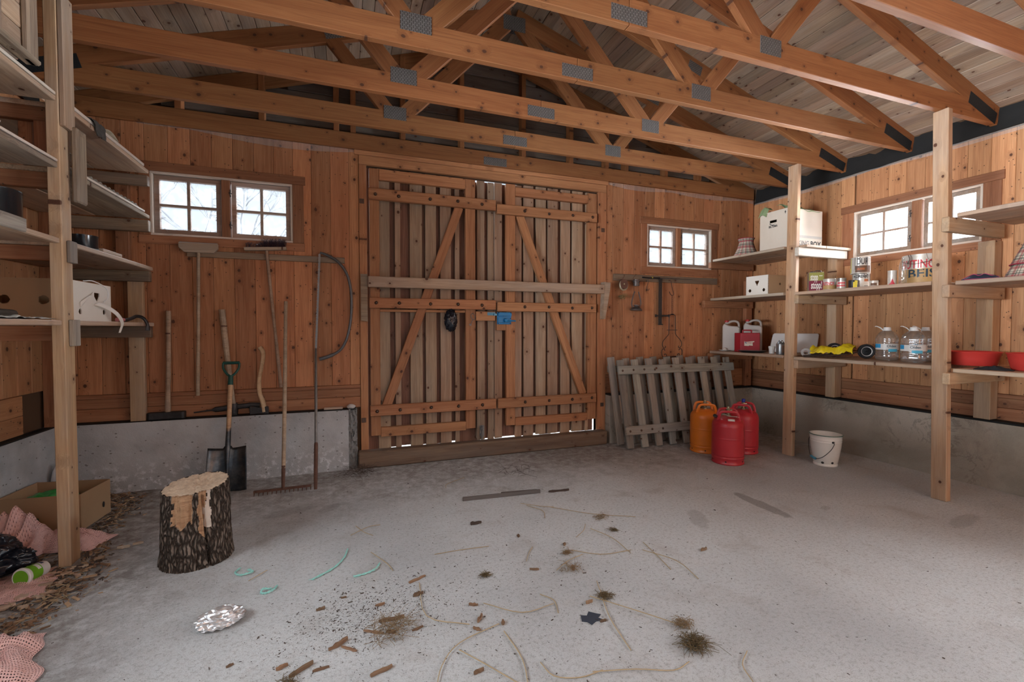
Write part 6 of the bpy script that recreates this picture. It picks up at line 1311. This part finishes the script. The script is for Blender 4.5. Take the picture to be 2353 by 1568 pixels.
m = MB(); m.blob((0, 0, .09), (.15, .10, .095), .3, 3, 4, 3, ridged=True); m.build('film', plain('bright_green_film', (.02, .30, .05), .35, 0, .25, 9, dust=(.6, .66, .6), dust_amt=.5), t, angle=180)
t = thing('white_bottle', 'white plastic bottle standing in the corner behind the cardboard box', 'bottle', (-1.99, 4.27, .001))
m = MB(); m.lathe([(.0001, 0), (.043, 0), (.046, .006), (.046, .19), (.036, .25), (.02, .285), (.018, .30), (.0001, .30)], 24); m.build('bottle', plain('frosted_white_plastic', (.72, .73, .75), .45), t)
def net_mat():
    n = NT('pink_net_sack'); s = n.sep(n.uv())
    a = n.math('ABSOLUTE', n.math('SUBTRACT', n.math('FRACT', n.math('MULTIPLY', s[0], 46)), .5)); b = n.math('ABSOLUTE', n.math('SUBTRACT', n.math('FRACT', n.math('MULTIPLY', s[1], 40)), .5))
    th = n.math('MAXIMUM', n.math('GREATER_THAN', a, .24), n.math('GREATER_THAN', b, .22)); o = n.obj()
    col = n.mix(n.noise(o, 60, 3), (.66, .36, .33), (.86, .60, .55))
    p = n.pbr(col, .8, spec=.2); t = n.new('ShaderNodeBsdfTransparent'); m = n.new('ShaderNodeMixShader'); n.put(m.inputs[0], th); n.t.links.new(t.outputs[0], m.inputs[1]); n.t.links.new(p, m.inputs[2]); return n.done(m.outputs[0])
M_NET = net_mat()
def sack(label, x, y, rz, w, d, h, seed, name='net_sack'):
    t = thing(name, label, 'net sack', (x, y, .006), rz)
    def f(u, v):
        e = math.sin(math.pi * u) ** .7 * math.sin(math.pi * v) ** .7; n_ = mnoise.noise(Vector((u * 3.2, v * 3.2, seed))) + .5 * (.4 - abs(mnoise.noise(Vector((u * 6, v * 6, seed + 4)))) * 1.7)
        return ((u - .5) * w * (1 + .25 * mnoise.noise(Vector((v * 3, seed, 1)))), (v - .5) * d * (1 + .3 * mnoise.noise(Vector((u * 3, seed, 2)))), max(.002, h * e * (.75 + .8 * n_)))
    m = MB(); m.grid(44, 34, f); m.build('net', M_NET, t, angle=180)
    def f2(u, v): p = f(u, v); return (p[0] * .97, p[1] * .97, max(.001, p[2] - .012))
    m = MB(); m.grid(44, 34, f2); m.build('net_back', M_NET, t, angle=180); return t
sack('large pink net sack heaped against the cardboard box', -1.80, 3.44, -.2, .36, .34, .20, 1); sack('pink net sack spread at the foot of the left shelf post', -1.57, 3.44, -.25, .40, .22, .11, 2)
sack('flat pink net sack under the black bag and paper cup', -1.60, 2.92, .3, .36, .34, .03, 5); sack('pale pink net sack in the bottom left corner of the picture', -1.30, 2.23, .35, .34, .36, .12, 7)
t = thing('bin_bag', 'shiny black bin bag lying on the net sacks at the left', 'bag', (-1.825, 3.08, .012), R(-20))
m = MB(); m.blob((0, 0, .085), (.19, .19, .12), .34, 1.9, 5, 6, floor=.004, ridged=True); m.blob((.14, .10, .07), (.10, .06, .05), .5, 3, 4, 8, floor=.004, ridged=True); m.build('film', M_BAG, t, angle=180)
t = thing('paper_cup', 'white and green tub lying on its side before the black bag', 'cup', (-1.535, 2.945, .05), (R(94), 0, R(163)))
m = MB(); m.lathe([(.0001, .0), (.043, .0), (.046, .004), (.046, .012), (.042, .016)], 30); m.build('lid', M_WHITE, t)
m = MB(); m.lathe([(.0415, .014), (.036, .115), (.035, .118), (.0001, .116)], 30); m.build('body', M_WHITE, t)
PG = plain('lime_green_print', (.16, .42, .02), .5)
m = MB(); m.lathe([(.0001, -.0008), (.037, -.0008)], 26); m.build('lid_print', PG, t); m = MB(); m.lathe([(.0422, .02), (.0392, .075)], 22, a0=R(40), a1=R(215)); m.build('label_print', PG, t); m = MB(); m.lathe([(.0405, .052), (.0396, .070)], 8, a0=R(95), a1=R(150)); m.build('label_print', M_WHITE, t); m = MB(); m.lathe([(.0387, .085), (.0378, .10)], 6, a0=R(90), a1=R(118)); m.build('label_print', plain('grey_blue_print', (.06, .08, .14), .5), t)
# wood-chip litter
rc = random.Random(31)
M_CHIPT = [plain('tan_chip', (.42, .28, .17), .85, 0, .4, 30), plain('brown_chip', (.20, .115, .065), .85, 0, .4, 30), plain('dark_chip', (.075, .05, .038), .9, 0, .4, 30)]
litter = MB()
def lx(y): return -1.30 + .06 * math.sin(y * 5) + (.0 if y < 3.2 else -.28 * (y - 3.2))
def free(x, y):
    if -1.50 < x < -1.39 and 3.10 < y < 3.25: return False
    if x < -1.55 and 3.62 < y < 4.05: return False
    return x > -2.03 and not (x < -1.93 and y > 4.21)
n_ = 0
while n_ < 2900:
    y = rc.uniform(1.9, 4.36); x = rc.uniform(-2.02, lx(y) + abs(rc.gauss(0, .06)))
    if rc.random() < .4: x = rc.gauss(lx(y) - .10, .07)
    if not free(x, y): continue
    s = min(.016, math.exp(rc.gauss(math.log(.0065), .45))); k = rc.choices([0, 1, 2], [.3, .4, .3])[0]
    litter.box((x, y, s * .35 + rc.uniform(0, .008)), (s * rc.uniform(1.2, 4), s * rc.uniform(.5, 1.2), s * .4), (rc.uniform(-.35, .35), rc.uniform(-.35, .35), rc.uniform(0, 3.14)), k); n_ += 1
n_ = 0
while n_ < 320:
    y = rc.uniform(2.1, 4.3); x = rc.uniform(-2.0, lx(y) + .05); a = rc.uniform(0, 3.14); L = rc.uniform(.03, .11); z = rc.uniform(.006, .018); n_ += 1
    if free(x, y) and free(x + L * math.cos(a), y + L * math.sin(a)): litter.tube([(x, y, z), (x + L * .5 * math.cos(a), y + L * .5 * math.sin(a), z + .006), (x + L * math.cos(a + .2), y + L * math.sin(a + .2), z)], .0014, 3, 3)
props(litter.build('wood_litter', M_CHIPT + [M_STRAW], None, False), kind='stuff', label='brown wood litter and straw heaped along the left wall under the shelves', cat='litter')
LB = [(-1.40, 3.02, .06, .03, .4), (-1.44, 2.92, .075, .03, .2), (-1.47, 2.83, .06, .045, .9), (-1.40, 2.80, .05, .022, -.3), (-1.36, 3.08, .07, .025, .1), (-1.31, 3.16, .05, .03, .8), (-1.37, 2.92, .05, .03, 1.2), (-1.50, 2.74, .09, .05, .6), (-1.24, 3.27, .06, .02, .1), (-1.43, 3.06, .12, .02, .25), (-1.33, 2.98, .045, .02, -.5), (-1.42, 2.72, .05, .02, .1), (-1.18, 3.30, .05, .018, .2), (-1.36, 2.83, .06, .022, .35)]
for i, (x, y, l, w, rz) in enumerate(LB):
    c = chip('wood_chip', 'pale splinter of wood lying in the litter around the left shelf post', 'wood chip', x, y, l, w, .010, rz, W_SHELF, 'wood splinters around the left post', 80 + i); c.location.z = .004
# ------------------------------------------------------------------ words that tell the scattered bits apart
MARKS = [((-.53, 2.285), 'the crumpled foil'), ((-.80, 3.01), 'the tree stump'), ((1.12, 3.285), 'the long dark wood strip'), ((1.02, 1.76), 'the ragged blue scrap'), ((1.325, 1.455), 'the large dark hay clump'),
         ((.17, 1.97), 'the loose pale hay'), ((.675, 2.255), 'the round brown tuft'), ((1.165, 1.875), 'the mossy hay tuft'), ((1.185, 2.32), 'the small hay tuft among straw'), ((1.62, 2.58), 'the far dark tufts'), ((-.08, 2.65), 'the longest turquoise twine'), ((-.205, 1.80), 'the bottom left brown tuft'), ((.80, 2.88), 'the small black bark bit'), ((.1, 2.52), 'the short turquoise twine')]
POST = [((-1.445, 3.17), 'the left shelf post'), ((-1.548, 2.985), 'the lying tub'), ((-1.57, 3.44), 'the net sack by the post'), ((-1.60, 2.92), 'the flat net sack'), ((-1.30, 2.23), 'the corner net sack')]
def tell_apart(stem_, what, marks):
    used = set()
    for o in [o for o in SC.objects if o.parent is None and o.name.split('.')[0] == stem_]:
        vs = [o.matrix_basis @ v.co for v in o.data.vertices]; c = sum(vs, Vector()) / len(vs); L = (vs[0] - vs[-1]).length if stem_ == 'straw_stalk' else o.dimensions.x
        kind = ('long ' if L > .3 else 'short ') if stem_ == 'straw_stalk' else ('larger ' if L > .062 else 'small ')
        cand = []
        for (mx, my), nm in marks:
            dx, dy = c.x - mx, c.y - my; a = math.degrees(math.atan2(dy, dx)) + 20.1
            k = round(a / 45) % 8; w = ['right of', 'behind and right of', 'behind', 'behind and left of', 'left of', 'in front and left of', 'in front of', 'in front and right of'][k]
            cand.append((math.hypot(dx, dy), w + ' ' + nm))
        for d, ph in sorted(cand):
            lab = kind + what + ' ' + ph
            if lab not in used: used.add(lab); o['label'] = lab; break
tell_apart('straw_stalk', 'dry straw stalk', MARKS); tell_apart('bark_chip', 'brown bark chip', MARKS); tell_apart('wood_chip', 'pale wood splinter in the litter', POST + MARKS[:2])
